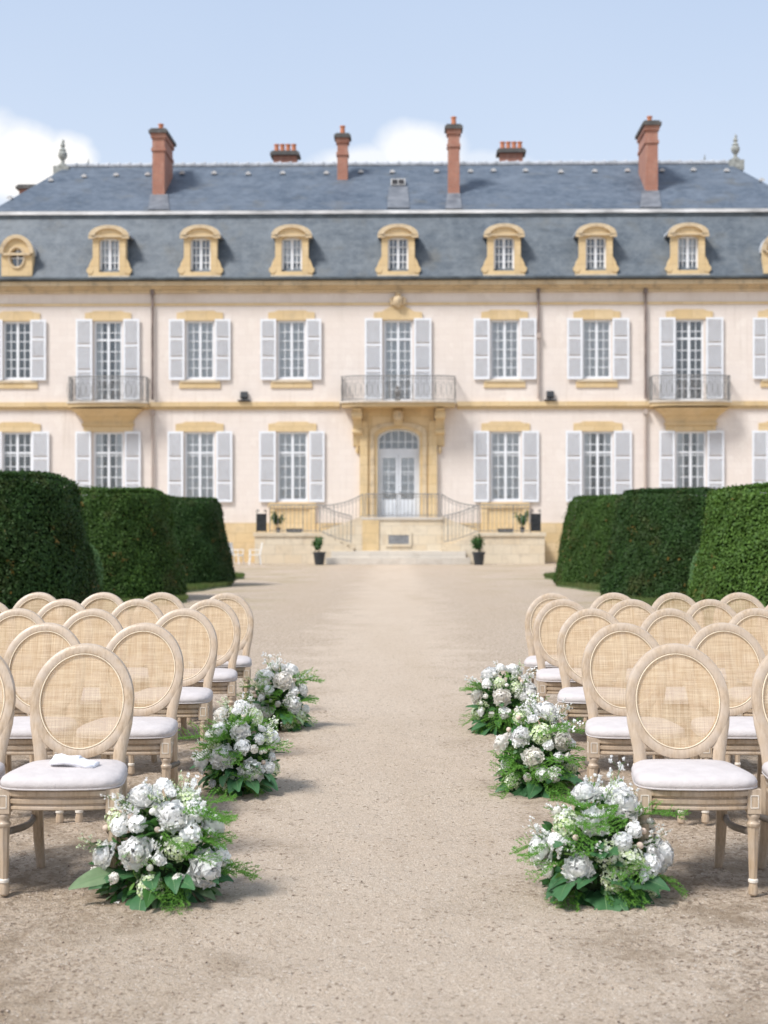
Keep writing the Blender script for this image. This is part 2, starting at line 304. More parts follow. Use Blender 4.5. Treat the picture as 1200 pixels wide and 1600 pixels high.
# ------------------------------------------------------------------ mesh helpers
def tag(o, label=None, cat=None, group=None, kind=None):
    for k, v in (('label', label), ('category', cat), ('group', group), ('kind', kind)):
        if v: o[k] = v
    return o
def link(name, me, parent=None, loc=(0, 0, 0), rot=(0, 0, 0), scale=None):
    o = bpy.data.objects.new(name, me); C.objects.link(o); o.parent = parent; o.location = loc; o.rotation_euler = rot
    if scale: o.scale = (scale,)*3
    return o
def empty(name, loc=(0, 0, 0), rz=0, parent=None):
    o = bpy.data.objects.new(name, None); C.objects.link(o); o.location = loc; o.rotation_euler = (0, 0, rz); o.parent = parent
    o.empty_display_size = .2
    return o
class MB:
    def __init__(s): s.v = []; s.f = []; s.m = []; s.mats = []; s.cur = 0
    def use(s, name):
        if name not in s.mats: s.mats.append(name)
        s.cur = s.mats.index(name); return s
    def add(s, vs, fs, mx=None):
        n = len(s.v)
        s.v += [tuple(mx @ Vector(p)) for p in vs] if mx is not None else [tuple(p) for p in vs]
        s.f += [tuple(i+n for i in f) for f in fs]; s.m += [s.cur]*len(fs); return s
    def box(s, x0, x1, y0, y1, z0, z1, mx=None):
        return s.add([(x0, y0, z0), (x1, y0, z0), (x1, y1, z0), (x0, y1, z0), (x0, y0, z1), (x1, y0, z1), (x1, y1, z1), (x0, y1, z1)],
                     [(0, 3, 2, 1), (4, 5, 6, 7), (0, 1, 5, 4), (1, 2, 6, 5), (2, 3, 7, 6), (3, 0, 4, 7)], mx)
    def lathe(s, prof, n=16, c=(0, 0, 0), flute=0, mx=None):
        vs, fs = [], []
        for r, z in prof:
            for k in range(n):
                a = 2*math.pi*k/n; q = r*(1-flute*(k % 2))
                vs.append((c[0]+q*math.cos(a), c[1]+q*math.sin(a), c[2]+z))
        for j in range(len(prof)-1):
            for k in range(n):
                a, b2 = j*n+k, j*n+(k+1) % n
                fs.append((a, b2, b2+n, a+n))
        fs.append(tuple(range(n-1, -1, -1))); L = (len(prof)-1)*n; fs.append(tuple(range(L, L+n)))
        return s.add(vs, fs, mx)
    def tube(s, pts, r, n=8, closed=False, sx=1, up=(0, 1, 0), mx=None):
        """r scalar or list; sx squashes along the 'up' axis"""
        P = [Vector(p) for p in pts]; m_ = len(P); vs, fs = [], []
        for i, p in enumerate(P):
            tdir = (P[(i+1) % m_]-P[i-1]) if closed else (P[min(i+1, m_-1)]-P[max(i-1, 0)])
            tdir.normalize(); u = Vector(up); u = u-tdir*u.dot(tdir)
            if u.length < 1e-4: u = tdir.orthogonal()
            u.normalize(); w_ = tdir.cross(u); rr = r[i] if isinstance(r, (list, tuple)) else r
            for k in range(n):
                a = 2*math.pi*(k+.5)/n
                vs.append(p+w_*(rr*math.cos(a))+u*(rr*sx*math.sin(a)))
        for i in range(m_ if closed else m_-1):
            for k in range(n):
                a, b2 = i*n+k, i*n+(k+1) % n; c_, d_ = ((i+1) % m_)*n+(k+1) % n, ((i+1) % m_)*n+k
                fs.append((a, b2, c_, d_))
        if not closed: fs.append(tuple(range(n-1, -1, -1))); fs.append(tuple(range((m_-1)*n, m_*n)))
        return s.add(vs, fs, mx)
    def prism(s, poly, y0, y1):            # polygon in x,z extruded along y
        n = len(poly); vs = [(x, y0, z) for x, z in poly]+[(x, y1, z) for x, z in poly]
        return s.add(vs, [tuple(range(n)), tuple(range(2*n-1, n-1, -1))]+[(i+n, (i+1) % n+n, (i+1) % n, i) for i in range(n)])
    def slab(s, poly, z0, z1):             # polygon in x,y extruded along z
        n = len(poly); vs = [(x, y, z0) for x, y in poly]+[(x, y, z1) for x, y in poly]
        return s.add(vs, [tuple(range(n-1, -1, -1)), tuple(range(n, 2*n))]+[(i, (i+1) % n, (i+1) % n+n, i+n) for i in range(n)])
    def ringprism(s, outer, inner, y0, y1):  # matched outlines (x,z); a frame with a hole
        n = len(outer); vs = [(x, y0, z) for x, z in outer]+[(x, y0, z) for x, z in inner]+[(x, y1, z) for x, z in outer]+[(x, y1, z) for x, z in inner]
        fs = []
        for i in range(n):
            j = (i+1) % n
            fs += [(i, j, n+j, n+i), (2*n+i, 3*n+i, 3*n+j, 2*n+j), (i, 2*n+i, 2*n+j, j), (n+i, n+j, 3*n+j, 3*n+i)]
        return s.add(vs, fs)
    def loft(s, rings, cap=True):
        n = len(rings[0]); vs = [p for r_ in rings for p in r_]; fs = []
        for j in range(len(rings)-1):
            for k in range(n): fs.append((j*n+k, j*n+(k+1) % n, (j+1)*n+(k+1) % n, (j+1)*n+k))
        if cap: fs.append(tuple(range(n-1, -1, -1))); L = (len(rings)-1)*n; fs.append(tuple(range(L, L+n)))
        return s.add(vs, fs)
    def mesh(s, name, mat=None, smooth=False):
        me = bpy.data.meshes.new(name); me.from_pydata(s.v, [], s.f)
        for n_ in (s.mats or [mat]): me.materials.append(M[n_])
        if s.mats: me.polygons.foreach_set('material_index', s.m)
        if smooth:
            me.polygons.foreach_set('use_smooth', [True]*len(s.f))
            if smooth != 'all':
                try: me.set_sharp_from_angle(angle=R(40))
                except Exception: pass
        me.update(); return me
    def build(s, name, mat=None, parent=None, smooth=False, **k):
        return link(name, s.mesh(name, mat, smooth), parent, **k)
def npmesh(name, V, F, mat, smooth=False):
    """V (n,3), F (m,k) arrays of equal-size faces"""
    me = bpy.data.meshes.new(name); me.vertices.add(len(V)); me.vertices.foreach_set('co', np.asarray(V, dtype=np.float32).ravel())
    m_, k = F.shape; me.loops.add(m_*k); me.loops.foreach_set('vertex_index', F.astype(np.int32).ravel())
    me.polygons.add(m_); me.polygons.foreach_set('loop_start', np.arange(0, m_*k, k, dtype=np.int32)); me.polygons.foreach_set('loop_total', np.full(m_, k, dtype=np.int32))
    if smooth: me.polygons.foreach_set('use_smooth', [True]*m_)
    me.materials.append(M[mat]); me.update(calc_edges=True); me.validate(); return me

# ------------------------------------------------------------------ ground
def lines(dense0, dense1, step, far, g=1.18):
    a = list(np.arange(dense0, dense1, step)); s_ = step; x = a[-1]
    while x < far: s_ *= g; x += s_; a.append(x)
    s_ = step; x = dense0; pre = []
    while x > -far: s_ *= g; x -= s_; pre.append(x)
    return np.array(pre[::-1]+a)
gx = lines(-3.2, 3.2, .028, 700); gy = lines(3.6, 12.5, .032, 700)
V = np.zeros((len(gy), len(gx), 3)); V[:, :, 0] = gx[None]; V[:, :, 1] = gy[:, None]
def fbm(X, Y, sc_, seed, octs=3):
    rng = np.random.RandomState(seed); out = np.zeros_like(X)
    for o_ in range(octs):
        for k in range(7):
            a = rng.rand()*6.283; fr = sc_*(2**o_)*(.7+.6*rng.rand()); ph = rng.rand()*6.28
            out += np.sin((X*math.cos(a)+Y*math.sin(a))*fr+ph+1.3*np.sin((X*math.sin(a)-Y*math.cos(a))*fr*.6+ph*2))/(2**o_)/7
    return out
XX, YY = V[:, :, 0], V[:, :, 1]
near = np.clip(1-(YY-10)/8, 0, 1)*np.clip(1-(np.abs(XX)-3)/4, 0, 1)*np.clip((YY-1)/2, 0, 1)
side = np.clip((np.abs(XX+.05)-.55)/.5, 0, 1)*.8+.35
zz = (fbm(XX, YY, 9, 1)*.010+fbm(XX, YY, 45, 2)*.009*side+fbm(XX, YY, 2.2, 3)*.008)*near
V[:, :, 2] = zz-.006
nx, ny = len(gx), len(gy); idx = np.arange(nx*ny).reshape(ny, nx)
F = np.stack([idx[:-1, :-1], idx[:-1, 1:], idx[1:, 1:], idx[1:, :-1]], -1).reshape(-1, 4)
g_ = link('ground', npmesh('ground', V.reshape(-1, 3), F, 'gravel', True)); tag(g_, kind='structure')
# loose stones lying on the gravel
rng = np.random.RandomState(4)
n = 42000
sy = 4.1+rng.rand(n)**1.4*9; sx = (rng.rand(n)*2-1)*np.minimum(.31*sy+.2, 3)
size = .0013+.0042*rng.rand(n)**3
keep = rng.rand(n) < (.3+.7*np.clip((np.abs(sx)-.5)/.5, 0, 1)); sx, sy, size = sx[keep], sy[keep], size[keep]; n = len(sx)
oct_ = np.array([(1, 0, 0), (-1, 0, 0), (0, 1, 0), (0, -1, 0), (0, 0, 1), (0, 0, -1)], float)
of = np.array([(0, 2, 4), (2, 1, 4), (1, 3, 4), (3, 0, 4), (2, 0, 5), (1, 2, 5), (3, 1, 5), (0, 3, 5)])
ja = rng.rand(n, 6, 1)*.5+.75; an = rng.rand(n)*6.28; ca, sa = np.cos(an)[:, None], np.sin(an)[:, None]
P = oct_[None]*ja*size[:, None, None]*np.array([1.25, .85, .7])
P2 = np.stack([P[:, :, 0]*ca-P[:, :, 1]*sa, P[:, :, 0]*sa+P[:, :, 1]*ca, P[:, :, 2]], -1)
ix = np.clip(np.searchsorted(gx, sx), 0, nx-1); iy = np.clip(np.searchsorted(gy, sy), 0, ny-1)
P2 += np.stack([sx, sy, V[iy, ix, 2]+size*.3], -1)[:, None, :]
o = link('loose_gravel', npmesh('loose_gravel', P2.reshape(-1, 3), (of[None]+np.arange(n)[:, None, None]*6).reshape(-1, 3), 'pebble'))
tag(o, 'loose beige and brown gravel stones strewn over the courtyard', 'gravel', kind='stuff')

# ------------------------------------------------------------------ chateau
TH = R(1.1); X0, Y0 = .21, 66.0; cT, sT = math.cos(TH), math.sin(TH)
def F_(px, py=HY, v=0.0):
    """photograph pixel -> (u, z) on the plane v metres behind the facade, in the chateau's own axes"""
    a = (px-CX)/FPX; u = (a*(Y0+v*cT)-X0-v*sT)/(cT+a*sT); Y = Y0-u*sT+v*cT
    return u, H+(HY-py)/FPX*Y
def U(px, v=0.0): return F_(px, HY, v)[0]
def Z(py, v=0.0, px=620): return F_(px, py, v)[1]
CH = empty('chateau', (X0, Y0, 0), -TH)
tag(CH, 'cream two-storey chateau with slate mansard roof, brick chimneys and white shutters', 'chateau')
UL, UR = U(-62), U(1300)
UR = -UL+2*U(622)
ZG, ZC = -.3, Z(441)                     # ground, underside of the eaves
DEPTH = 13.0
up_c = [27, 169, 312.5, 455.5, 622, 788.5, 932.5, 1077, 1221]
lo_c = [26.5, 169.5, 312, 457, None, 790, 934, 1079.5, 1223]
ow_u, ow_l = .66, .70                    # half widths of openings
zu0, zu1 = Z(592), Z(500.5); zl0, zl1 = Z(783), Z(674.5)
zb = Z(626)
holes = []
for i, p in enumerate(up_c):
    u = U(p); holes.append((u-ow_u, u+ow_u, zb if i in (1, 4, 7) else zu0, zu1))
for p in lo_c:
    if p: u = U(p); holes.append((u-ow_l, u+ow_l, zl0, zl1))
ud = U(622.5); dw = (U(656)-U(590))/2; zd0, zd1 = Z(808), Z(670)
SUR = (U(567), U(678), Z(641))           # ochre door bay: left, right, top
holes.append((SUR[0]+.02, SUR[1]-.02, ZG, SUR[2]-.02))
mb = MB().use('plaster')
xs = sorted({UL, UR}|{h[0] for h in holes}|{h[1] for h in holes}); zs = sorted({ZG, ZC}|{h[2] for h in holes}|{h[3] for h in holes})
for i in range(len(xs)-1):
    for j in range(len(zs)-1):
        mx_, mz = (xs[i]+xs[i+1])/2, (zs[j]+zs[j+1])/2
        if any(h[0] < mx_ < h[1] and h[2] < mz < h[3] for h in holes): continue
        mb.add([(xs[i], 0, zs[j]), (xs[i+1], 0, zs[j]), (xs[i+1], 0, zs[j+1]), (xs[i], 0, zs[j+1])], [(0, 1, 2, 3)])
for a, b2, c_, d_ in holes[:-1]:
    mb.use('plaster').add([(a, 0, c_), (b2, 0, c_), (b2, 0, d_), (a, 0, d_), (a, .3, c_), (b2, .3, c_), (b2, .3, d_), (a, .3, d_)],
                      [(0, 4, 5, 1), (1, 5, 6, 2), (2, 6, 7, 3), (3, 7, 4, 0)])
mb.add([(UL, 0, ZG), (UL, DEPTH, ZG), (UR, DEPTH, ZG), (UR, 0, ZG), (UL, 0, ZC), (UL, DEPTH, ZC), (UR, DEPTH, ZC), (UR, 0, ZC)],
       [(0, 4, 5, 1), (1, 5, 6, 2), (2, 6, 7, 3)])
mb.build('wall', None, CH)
MB().box(UL+.3, UR-.3, 1.6, 1.8, ZG, ZC-.1).build('inner_wall', 'interior', CH)
# plinth
mb = MB()
for a, b2 in ((UL-.06, SUR[0]-.25), (SUR[1]+.25, UR+.06)): mb.box(a, b2, -.07, -.003, ZG, Z(817))
mb.build('plinth', 'ochre', CH)
# string course and cornice
mb = MB(); z0, z1 = Z(638), Z(628)
for a, b2 in ((UL-.12, U(531)), (U(714), UR+.12)):
    mb.box(a, b2, -.16, -.002, z0+.08, z1); mb.box(a, b2, -.08, -.003, z0-.05, z0+.077)
mb.build('string_course', 'ochre', CH)
MB().box(UL-.08, UR+.08, -.05, -.002, Z(476.5), Z(473)).build('frieze_moulding', 'ochre', CH)
mb = MB()
for a, b2, c_, d_ in ((-.14, -.002, Z(457), Z(452)), (-.28, -.003, Z(451.9), Z(448)), (-.5, -.004, Z(447.9), ZC)): mb.box(UL+a, UR-a, a, b2, c_, d_)
for sgn, uu in ((-1, UL), (1, UR)): mb.box(min(uu, uu+sgn*.45), max(uu, uu+sgn*.45), .0, DEPTH, Z(452), ZC)
mb.build('cornice', 'ochre_dirty', CH)
# roof: mansard and upper slopes with hips
EV, BV, RV = -.55, 1.25, 6.5
zE, zBr = ZC+.10, Z(333, BV); zR = Z(258, RV)
uRL, uRR = U(104, RV), U(1138, RV)
eL, eR = UL-.55, UR+.55; bL, bR = eL+1.8, eR-1.8
D2 = DEPTH-BV; DE = DEPTH+.55
mb = MB().add([(eL, EV, zE), (eR, EV, zE), (eR, DE, zE), (eL, DE, zE), (bL, BV, zBr), (bR, BV, zBr), (bR, D2, zBr), (bL, D2, zBr)],
              [(0, 1, 5, 4), (1, 2, 6, 5), (2, 3, 7, 6), (3, 0, 4, 7)])
# slightly belled mansard: bulge the slope with a middle row
def rows(p0, p1, q0, q1, n=6, bulge=.16):
    vs = []
    for k in range(n+1):
        f = k/n; o_ = bulge*math.sin(math.pi*f)
        vs.append((p0[0]+(q0[0]-p0[0])*f, p0[1]+(q0[1]-p0[1])*f+o_, p0[2]+(q0[2]-p0[2])*f))
        vs.append((p1[0]+(q1[0]-p1[0])*f, p1[1]+(q1[1]-p1[1])*f+o_, p1[2]+(q1[2]-p1[2])*f))
    return vs, [(2*k, 2*k+1, 2*k+3, 2*k+2) for k in range(n)]
mansard = MB().use('slate_lower')
mansard.add(*rows((eL, EV, zE), (eR, EV, zE), (bL, BV, zBr), (bR, BV, zBr), 6, -.0))
mansard.add([(eL, EV, zE), (eR, EV, zE), (eR, DE, zE), (eL, DE, zE), (bL, BV, zBr), (bR, BV, zBr), (bR, D2, zBr), (bL, D2, zBr)],
            [(1, 2, 6, 5), (2, 3, 7, 6), (3, 0, 4, 7), (0, 3, 2, 1)])
RO = mansard.build('mansard_roof', None, CH)
ub = .18
up = MB().add([(bL-ub, BV-ub, zBr+.12), (bR+ub, BV-ub, zBr+.12), (bR+ub, D2+ub, zBr+.12), (bL-ub, D2+ub, zBr+.12), (uRL, RV, zR), (uRR, RV, zR)],
              [(0, 1, 5, 4), (1, 2, 5), (2, 3, 4, 5), (3, 0, 4)])
UP = up.build('upper_roof', 'slate_upper', CH)
MB().box(bL-ub-.02, bR+ub+.02, BV-ub-.04, BV+.3, zBr-.06, zBr+.10).build('roof_flashing', 'zinc', CH)
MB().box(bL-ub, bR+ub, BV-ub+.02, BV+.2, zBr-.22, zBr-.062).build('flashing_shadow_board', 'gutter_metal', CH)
mb = MB().tube([(eL, EV-.05, zE), (eR, EV-.05, zE)], .085, 8)
mb.tube([(eL-.02, EV, zE), (eL-.02, DE, zE)], .085, 8, up=(0, 0, 1)).tube([(eR+.02, EV, zE), (eR+.02, DE, zE)], .085, 8, up=(0, 0, 1))
mb.build('gutter', 'gutter_metal', CH, smooth=True)
# ridge cap of lapped lead tiles and hips
mb = MB(); k = uRL
while k < uRR: mb.tube([(k, RV, zR+.02), (k+.52, RV, zR+.05)], .13, 8, up=(0, 0, 1)); mb.tube([(k+.46, RV, zR+.05), (k+.56, RV, zR+.05)], .165, 8, up=(0, 0, 1)); k += .55
for ux, bx in ((uRL, bL-ub), (uRR, bR+ub)):
    for yb in (BV-ub, D2+ub): pass
mb.build('ridge_cap', 'lead', CH, smooth=True)
def on_roof(px, py):
    """point of the upper front slope behind that pixel"""
    lo, hi = BV-ub, RV
    for _ in range(30):
        mid = (lo+hi)/2; u, z = F_(px, py, mid); zr = zBr+.12+(zR-zBr-.12)*(mid-BV+ub)/(RV-BV+ub)
        if z > zr: lo = mid
        else: hi = mid
    return u, lo, zr
for px, py in ((16, 311), (80, 283), (132, 277), (182, 275), (231, 274), (285, 272), (335, 272), (388, 273), (442, 272), (510, 272), (564, 270), (613, 270), (682, 269), (735, 269), (771, 268), (821, 268), (876, 270), (929, 269), (980, 268), (1034, 268), (1083, 267), (1135, 268), (1190, 283)):
    u, v_, z_ = on_roof(px, py)
    MB().box(-.13, .13, -.16, .02, -.03, .05).box(-.07, .07, -.12, .05, .051, .11).build('roof_vent', 'zinc', UP, loc=(u, v_, z_+.04), rot=(R(10), 0, 0))
u, v_, z_ = on_roof(622, 290)
sk = MB().box(-.36, .36, -.10, .55, 0, .32).build('skylight', 'zinc', UP, loc=(u, v_, z_))
MB().box(-.29, -.03, -.125, -.102, .06, .27).box(.03, .29, -.125, -.102, .06, .27).build('pane', 'interior', sk)
# weathered lead skirts on the slope below chimneys and skylight
def skirt(px0, px1, pya, pyb, name='lead_skirt'):
    a = [on_roof(px0, pya), on_roof(px1, pya), on_roof(px1+3, pyb), on_roof(px0-3, pyb)]
    vs = [(p[0], p[1]-.01, p[2]+.012) for p in a]+[(p[0], p[1]-.03, p[2]+.05) for p in a]
    MB().add(vs, [(4, 7, 6, 5), (0, 1, 5, 4), (1, 2, 6, 5), (2, 3, 7, 6), (3, 0, 4, 7)]).build(name, 'lead_stain', UP)
simple('lead_stain', (.12, .135, .16), .6, 2, .25, c2=(.20, .21, .23))
skirt(608, 637, 293, 326); skirt(235, 262, 305, 329); skirt(699, 719, 303, 328); skirt(1003, 1030, 299, 325)
# chimneys
def chimney(px0, px1, ptop, pbase, deep, pots=1, vbase=None, name='chimney'):
    if vbase is None: u, v0, z0 = on_roof((px0+px1)/2, pbase)
    else: v0 = vbase; z0 = zR-1.5
    u0, u1 = U(px0, v0), U(px1, v0); zt = Z(ptop, v0); hw = (u1-u0)/2; uc = (u0+u1)/2; hgt = zt-z0
    b0 = min(z0, zBr+.2)-z0 if vbase is None else -1
    o = MB().box(-hw, hw, 0, deep, -.6, hgt-1.05).box(-hw-.05, hw+.05, -.05, deep+.05, hgt-1.048, hgt-.9).box(-hw, hw, 0, deep, -.9+hgt+.002, hgt-.42) \
        .box(-hw-.07, hw+.07, -.07, deep+.07, hgt-.418, hgt-.2).build(name, 'brick', CH, loc=(uc, v0, z0))
    if vbase is not None:
        o.data = MB().box(-hw, hw, 0, deep, -.6, hgt-.2).mesh(name, 'brick')
    MB().box(-hw-.16, hw+.16, -.16, deep+.16, hgt-.198, hgt-.05).box(-hw-.08, hw+.08, -.08, deep+.08, hgt-.048, hgt+.04).build('chimney_cap', 'dark_cap', o)
    for k in range(pots):
        px_ = 0 if pots == 1 else (-hw+.15+(2*hw-.3)*k/(pots-1))
        MB().lathe([(.13, 0), (.11, .32), (.14, .34), (.14, .40), (.09, .41)], 10).build('chimney_pot', 'terracotta', o, smooth=True, loc=(px_, deep*.3, hgt+.04))
    return o
chimney(238, 257, 200, 306, 2.3)
chimney(527, 543, 209, 281, .55)
chimney(700, 718, 196, 304, .6)
chimney(1009, 1028, 192, 300, 2.3)
chimney(427, 463, 236, 0, .8, 4, vbase=8.5)
chimney(781, 817, 234, 0, .8, 4, vbase=8.5)
chimney(30, 58, 287, 0, 1.0, 0, vbase=9.5)
# urn finials
def finial(px, ptop, pbot, v, name='urn_finial'):
    u, zb_ = F_(px, pbot, v); zt = Z(ptop, v, px); h = zt-zb_
    prof = [(.30, 0), (.30, .10), (.16, .14), (.12, .22), (.10, .26), (.26, .40), (.30, .50), (.27, .58), (.16, .64), (.22, .67), (.20, .70), (.10, .78), (.16, .86), (.12, .93), (.03, 1)]
    MB().lathe([(r_*h*.62, z_*h) for r_, z_ in prof], 12).box(-.3*h, .3*h, -.3*h, .3*h, -.5, 0).build(name, 'statue_stone', CH, smooth=True, loc=(u, v, zb_))
    o = MB().tube([(0, 0, h*.95), (.04, 0, h*1.05), (-.03, 0, h*1.12)], [.06*h, .05*h, .01], 6).build('finial_tip', 'statue_stone', CH, smooth=True, loc=(u, v, zb_))
finial(98, 222, 262, RV); finial(1149, 214, 252, RV); finial(138, 250, 260, 9); finial(1101, 243, 252, 9)
# downpipes
def pipe(px, ya, yb, mat):
    MB().tube([(U(px), -.12, Z(yb)), (U(px), -.12, Z(ya))], .06, 8).box(U(px)-.09, U(px)+.09, -.22, -.0, Z(ya)-.25, Z(ya)-.02).build('downpipe', mat, CH, smooth=True)
for px in (239, 1008): pipe(px, 452, 624, 'pipe_metal'); pipe(px, 640, 878, 'pipe_pale')
pipe(841, 449, 520, 'pipe_metal'); pipe(841, 521, 624, 'pipe_pale')

# --- windows
def arch_pts(hw, zs, ztop, n=10):
    """half-ellipse head from (-hw,zs) to (hw,zs) with crown at ztop"""
    return [(-hw*math.cos(math.pi*k/n), zs+(ztop-zs)*math.sin(math.pi*k/n)) for k in range(n+1)]
def window_mesh(hw, h, cols, rows_, transom=None, t=.055):
    mb = MB(); d0, d1 = -.03, .03
    mb.box(-hw, -hw+.09, -.05, .05, 0, h).box(hw-.09, hw, -.05, .05, 0, h).box(-hw+.09, hw-.09, -.049, .049, 0, .11).box(-hw+.09, hw-.09, -.049, .049, h-.09, h)
    mb.box(-.06, .06, -.052, .052, .11, h-.09)
    if transom: mb.box(-hw+.09, -.06, -.047, .047, transom-.045, transom+.045); mb.box(.06, hw-.09, -.047, .047, transom-.045, transom+.045)
    for sgn in (-1, 1):
        a, b2 = sorted((sgn*.06, sgn*(hw-.09)))
        nc = cols//2
        for c_ in range(1, nc): x = a+(b2-a)*c_/nc; mb.box(x-.018, x+.018, -.02, .02, .11, h-.09)
        for r_ in range(1, rows_):
            z = .11+(h-.2)*r_/rows_
            if transom and abs(z-transom) < .12: continue
            mb.box(a, b2, -.019, .019, z-.018, z+.018)
    return mb
def shutter_mesh(w_, h, n=3):
    f = MB().use('shutter_paint'); a, b2 = -w_/2, w_/2; st = .085
    f.box(a, a+st, -.025, .025, 0, h).box(b2-st, b2, -.025, .025, 0, h)
    zs_ = [0, .13]+[0]*0
    cuts = [0, h*.36, h*.675, h] if n == 3 else [0, h*.27, h*.62, h]
    for c_ in cuts:
        lo_, hi_ = (c_, c_+.12) if c_ == 0 else ((h-.09, h) if c_ == h else (c_-.05, c_+.05))
        f.box(a+st, b2-st, -.024, .024, lo_, hi_)
    f.use('louvre_paint')
    for k in range(3):
        lo_, hi_ = cuts[k]+.12, cuts[k+1]-.08; q = int((hi_-lo_)/.055)
        for j in range(q+1):
            z = lo_+(hi_-lo_)*(j+.5)/(q+1)
            f.box(a+st, b2-st, -.018, .018, -.008, .008, Matrix.Translation((0, 0, z)) @ Matrix.Rotation(R(-38), 4, 'X') @ Matrix.Scale(1.35, 4, (0, 1, 0)))
    return f
def curtain_mesh(hw, h, gap=.0, closed=True):
    mb = MB()
    for sgn in (-1, 1):
        n_ = 22; x0, x1 = sgn*gap, sgn*hw; vs = []
        for k in range(n_+1):
            x = x0+(x1-x0)*k/n_; vs += [(x, .03+.022*math.sin(k*1.9), 0), (x, .03+.022*math.sin(k*1.9+.4), h)]
        mb.add(vs, [(2*k, 2*k+1, 2*k+3, 2*k+2) for k in range(n_)])
    return mb
hU, hUb, hL = zu1-zu0, zu1-zb, zl1-zl0
WM = {'u': (window_mesh(ow_u, hU, 4, 6).mesh('window', 'window_paint'), ow_u, hU), 'ub': (window_mesh(ow_u, hUb, 4, 8, hUb*.765).mesh('window', 'window_paint'), ow_u, hUb),
      'l': (window_mesh(ow_l, hL, 4, 6, hL*.70).mesh('window', 'window_paint'), ow_l, hL)}
GM = {k: MB().box(-w_+.05, w_-.05, -.004, .004, .05, h_-.05).mesh('glass', 'window_glass') for k, (_, w_, h_) in WM.items()}
CM = {k: curtain_mesh(w_, h_).mesh('curtain', 'curtain', True) for k, (_, w_, h_) in WM.items()}
C2 = {k: curtain_mesh(w_, h_, .28).mesh('curtain', 'curtain', True) for k, (_, w_, h_) in WM.items()}
SM = {}
def shutter(kind, w_, h):
    key = (kind, round(w_, 2), round(h, 2))
    if key not in SM: SM[key] = shutter_mesh(w_, h, 3 if kind != 'l' else 4).mesh('shutter')
    return SM[key]
def window(kind, px, z0, cur, pxs=None, lintel=True, sill=False):
    u = U(px); me, hw, h = WM[kind]
    o = link('window', me, CH, (u, .13, z0))
    link('glass', GM[kind], o, (0, .008, 0))
    if cur == 1: link('curtain', CM[kind], o, (0, .055, 0))
    if cur == 2: link('curtain', C2[kind], o, (0, .055, 0))
    MB().box(-hw-.3, hw+.3, .9, .95, -.3, h+.3).box(-hw-.3, -hw-.25, .2, .9, -.3, h+.3).box(hw+.25, hw+.3, .2, .9, -.3, h+.3).build('dark_room', 'interior', o)
    for i, (p0, p1) in enumerate(pxs):
        w_ = U(p1, -.06)-U(p0, -.06); s_ = link('shutter', shutter(kind, w_, h+.06 if not sill else h+.1), CH, ((U(p0, -.06)+U(p1, -.06))/2, -.075, z0+.02 if kind == 'ub' else z0-.04))
        s_.rotation_euler = (0, 0, random.choice((0, .015, -.02, .03, .05))*(1 if i else -1)); s_.location.y -= .02
    return o
upS = [[(48, 72), (-20, 4)], [(119, 144.5), (193, 218)], [(264, 288.5), (336, 360)], [(407, 431.5), (478.5, 502)], [(570, 597), (647, 674)], [(740, 765), (812, 838)], [(886, 910), (957, 983)], [(1030, 1055), (1103, 1130)], [(1176, 1199), (1246, 1271)]]
loS = [[(50, 77), (-23, 3)], [(118, 142.5), (195, 220)], [(262, 286.5), (338, 363)], [(405, 431), (483, 507)], None, [(740, 764), (815.5, 842)], [(884, 909), (959, 987)], [(1030, 1054), (1105, 1131)], [(1175, 1200), (1248, 1273)]]
for i, p in enumerate(up_c):
    bal = i in (1, 4, 7); window('ub' if bal else 'u', p, zb if bal else zu0, [0, 2, 1, 1, 1, 1, 1, 0, 1][i], upS[i], sill=not bal)
for i, p in enumerate(lo_c):
    if p: window('l', p, zl0, [0, 2, 1, 1, 0, 1, 2, 2, 1][i], loS[i])
# lintels and aprons
def lintel(u, zb_, hw, hh):
    MB().prism([(u-hw, zb_), (u+hw, zb_), (u+hw, zb_+hh*.78), (u+hw*.72, zb_+hh*.86), (u+hw*.6, zb_+hh), (u-hw*.6, zb_+hh), (u-hw*.72, zb_+hh*.86), (u-hw, zb_+hh*.78)], -.05, -.004).build('lintel', 'ochre', CH)
for i, p in enumerate(up_c):
    if i != 4: lintel(U(p), zu1+.01, 1.08, .46)
    if i not in (1, 4, 7):
        u = U(p); MB().box(u-.92, u+.92, -.10, -.003, zu0-.15, zu0-.05).build('window_sill', 'pale_stone', CH)
        MB().box(u-.96, u+.96, -.055, -.004, zu0-.42, zu0-.152).build('apron', 'ochre', CH)
for i, p in enumerate(lo_c):
    if p and i not in (1, 7): lintel(U(p), zl1+.01, 1.12, .46)
# pediment above the centre window
u = U(622); zt = zu1+.01
MB().prism([(u-1.12, zt), (u+1.12, zt), (u+1.12, zt+.35), (u+.75, zt+.38), (u+.3, zt+.66), (u, zt+.72), (u-.3, zt+.66), (u-.75, zt+.38), (u-1.12, zt+.35)], -.09, -.004).build('pediment', 'ochre', CH)
orn = MB().lathe([(.02, -.3), (.12, -.26), (.22, -.1), (.25, .05), (.2, .2), (.1, .27), (.16, .33), (.06, .42)], 12).build('carved_mask', 'ochre_dirty', CH, smooth=True, loc=(u, -.16, Z(472)))
for k in (-1, 1): MB().tube([(0, 0, -.2), (k*.28, 0, -.1), (k*.34, 0, .12), (k*.22, -.02, .2), (k*.18, -.02, .05)], [.05, .07, .06, .05, .03], 8).build('scroll', 'ochre_dirty', orn, smooth=True)

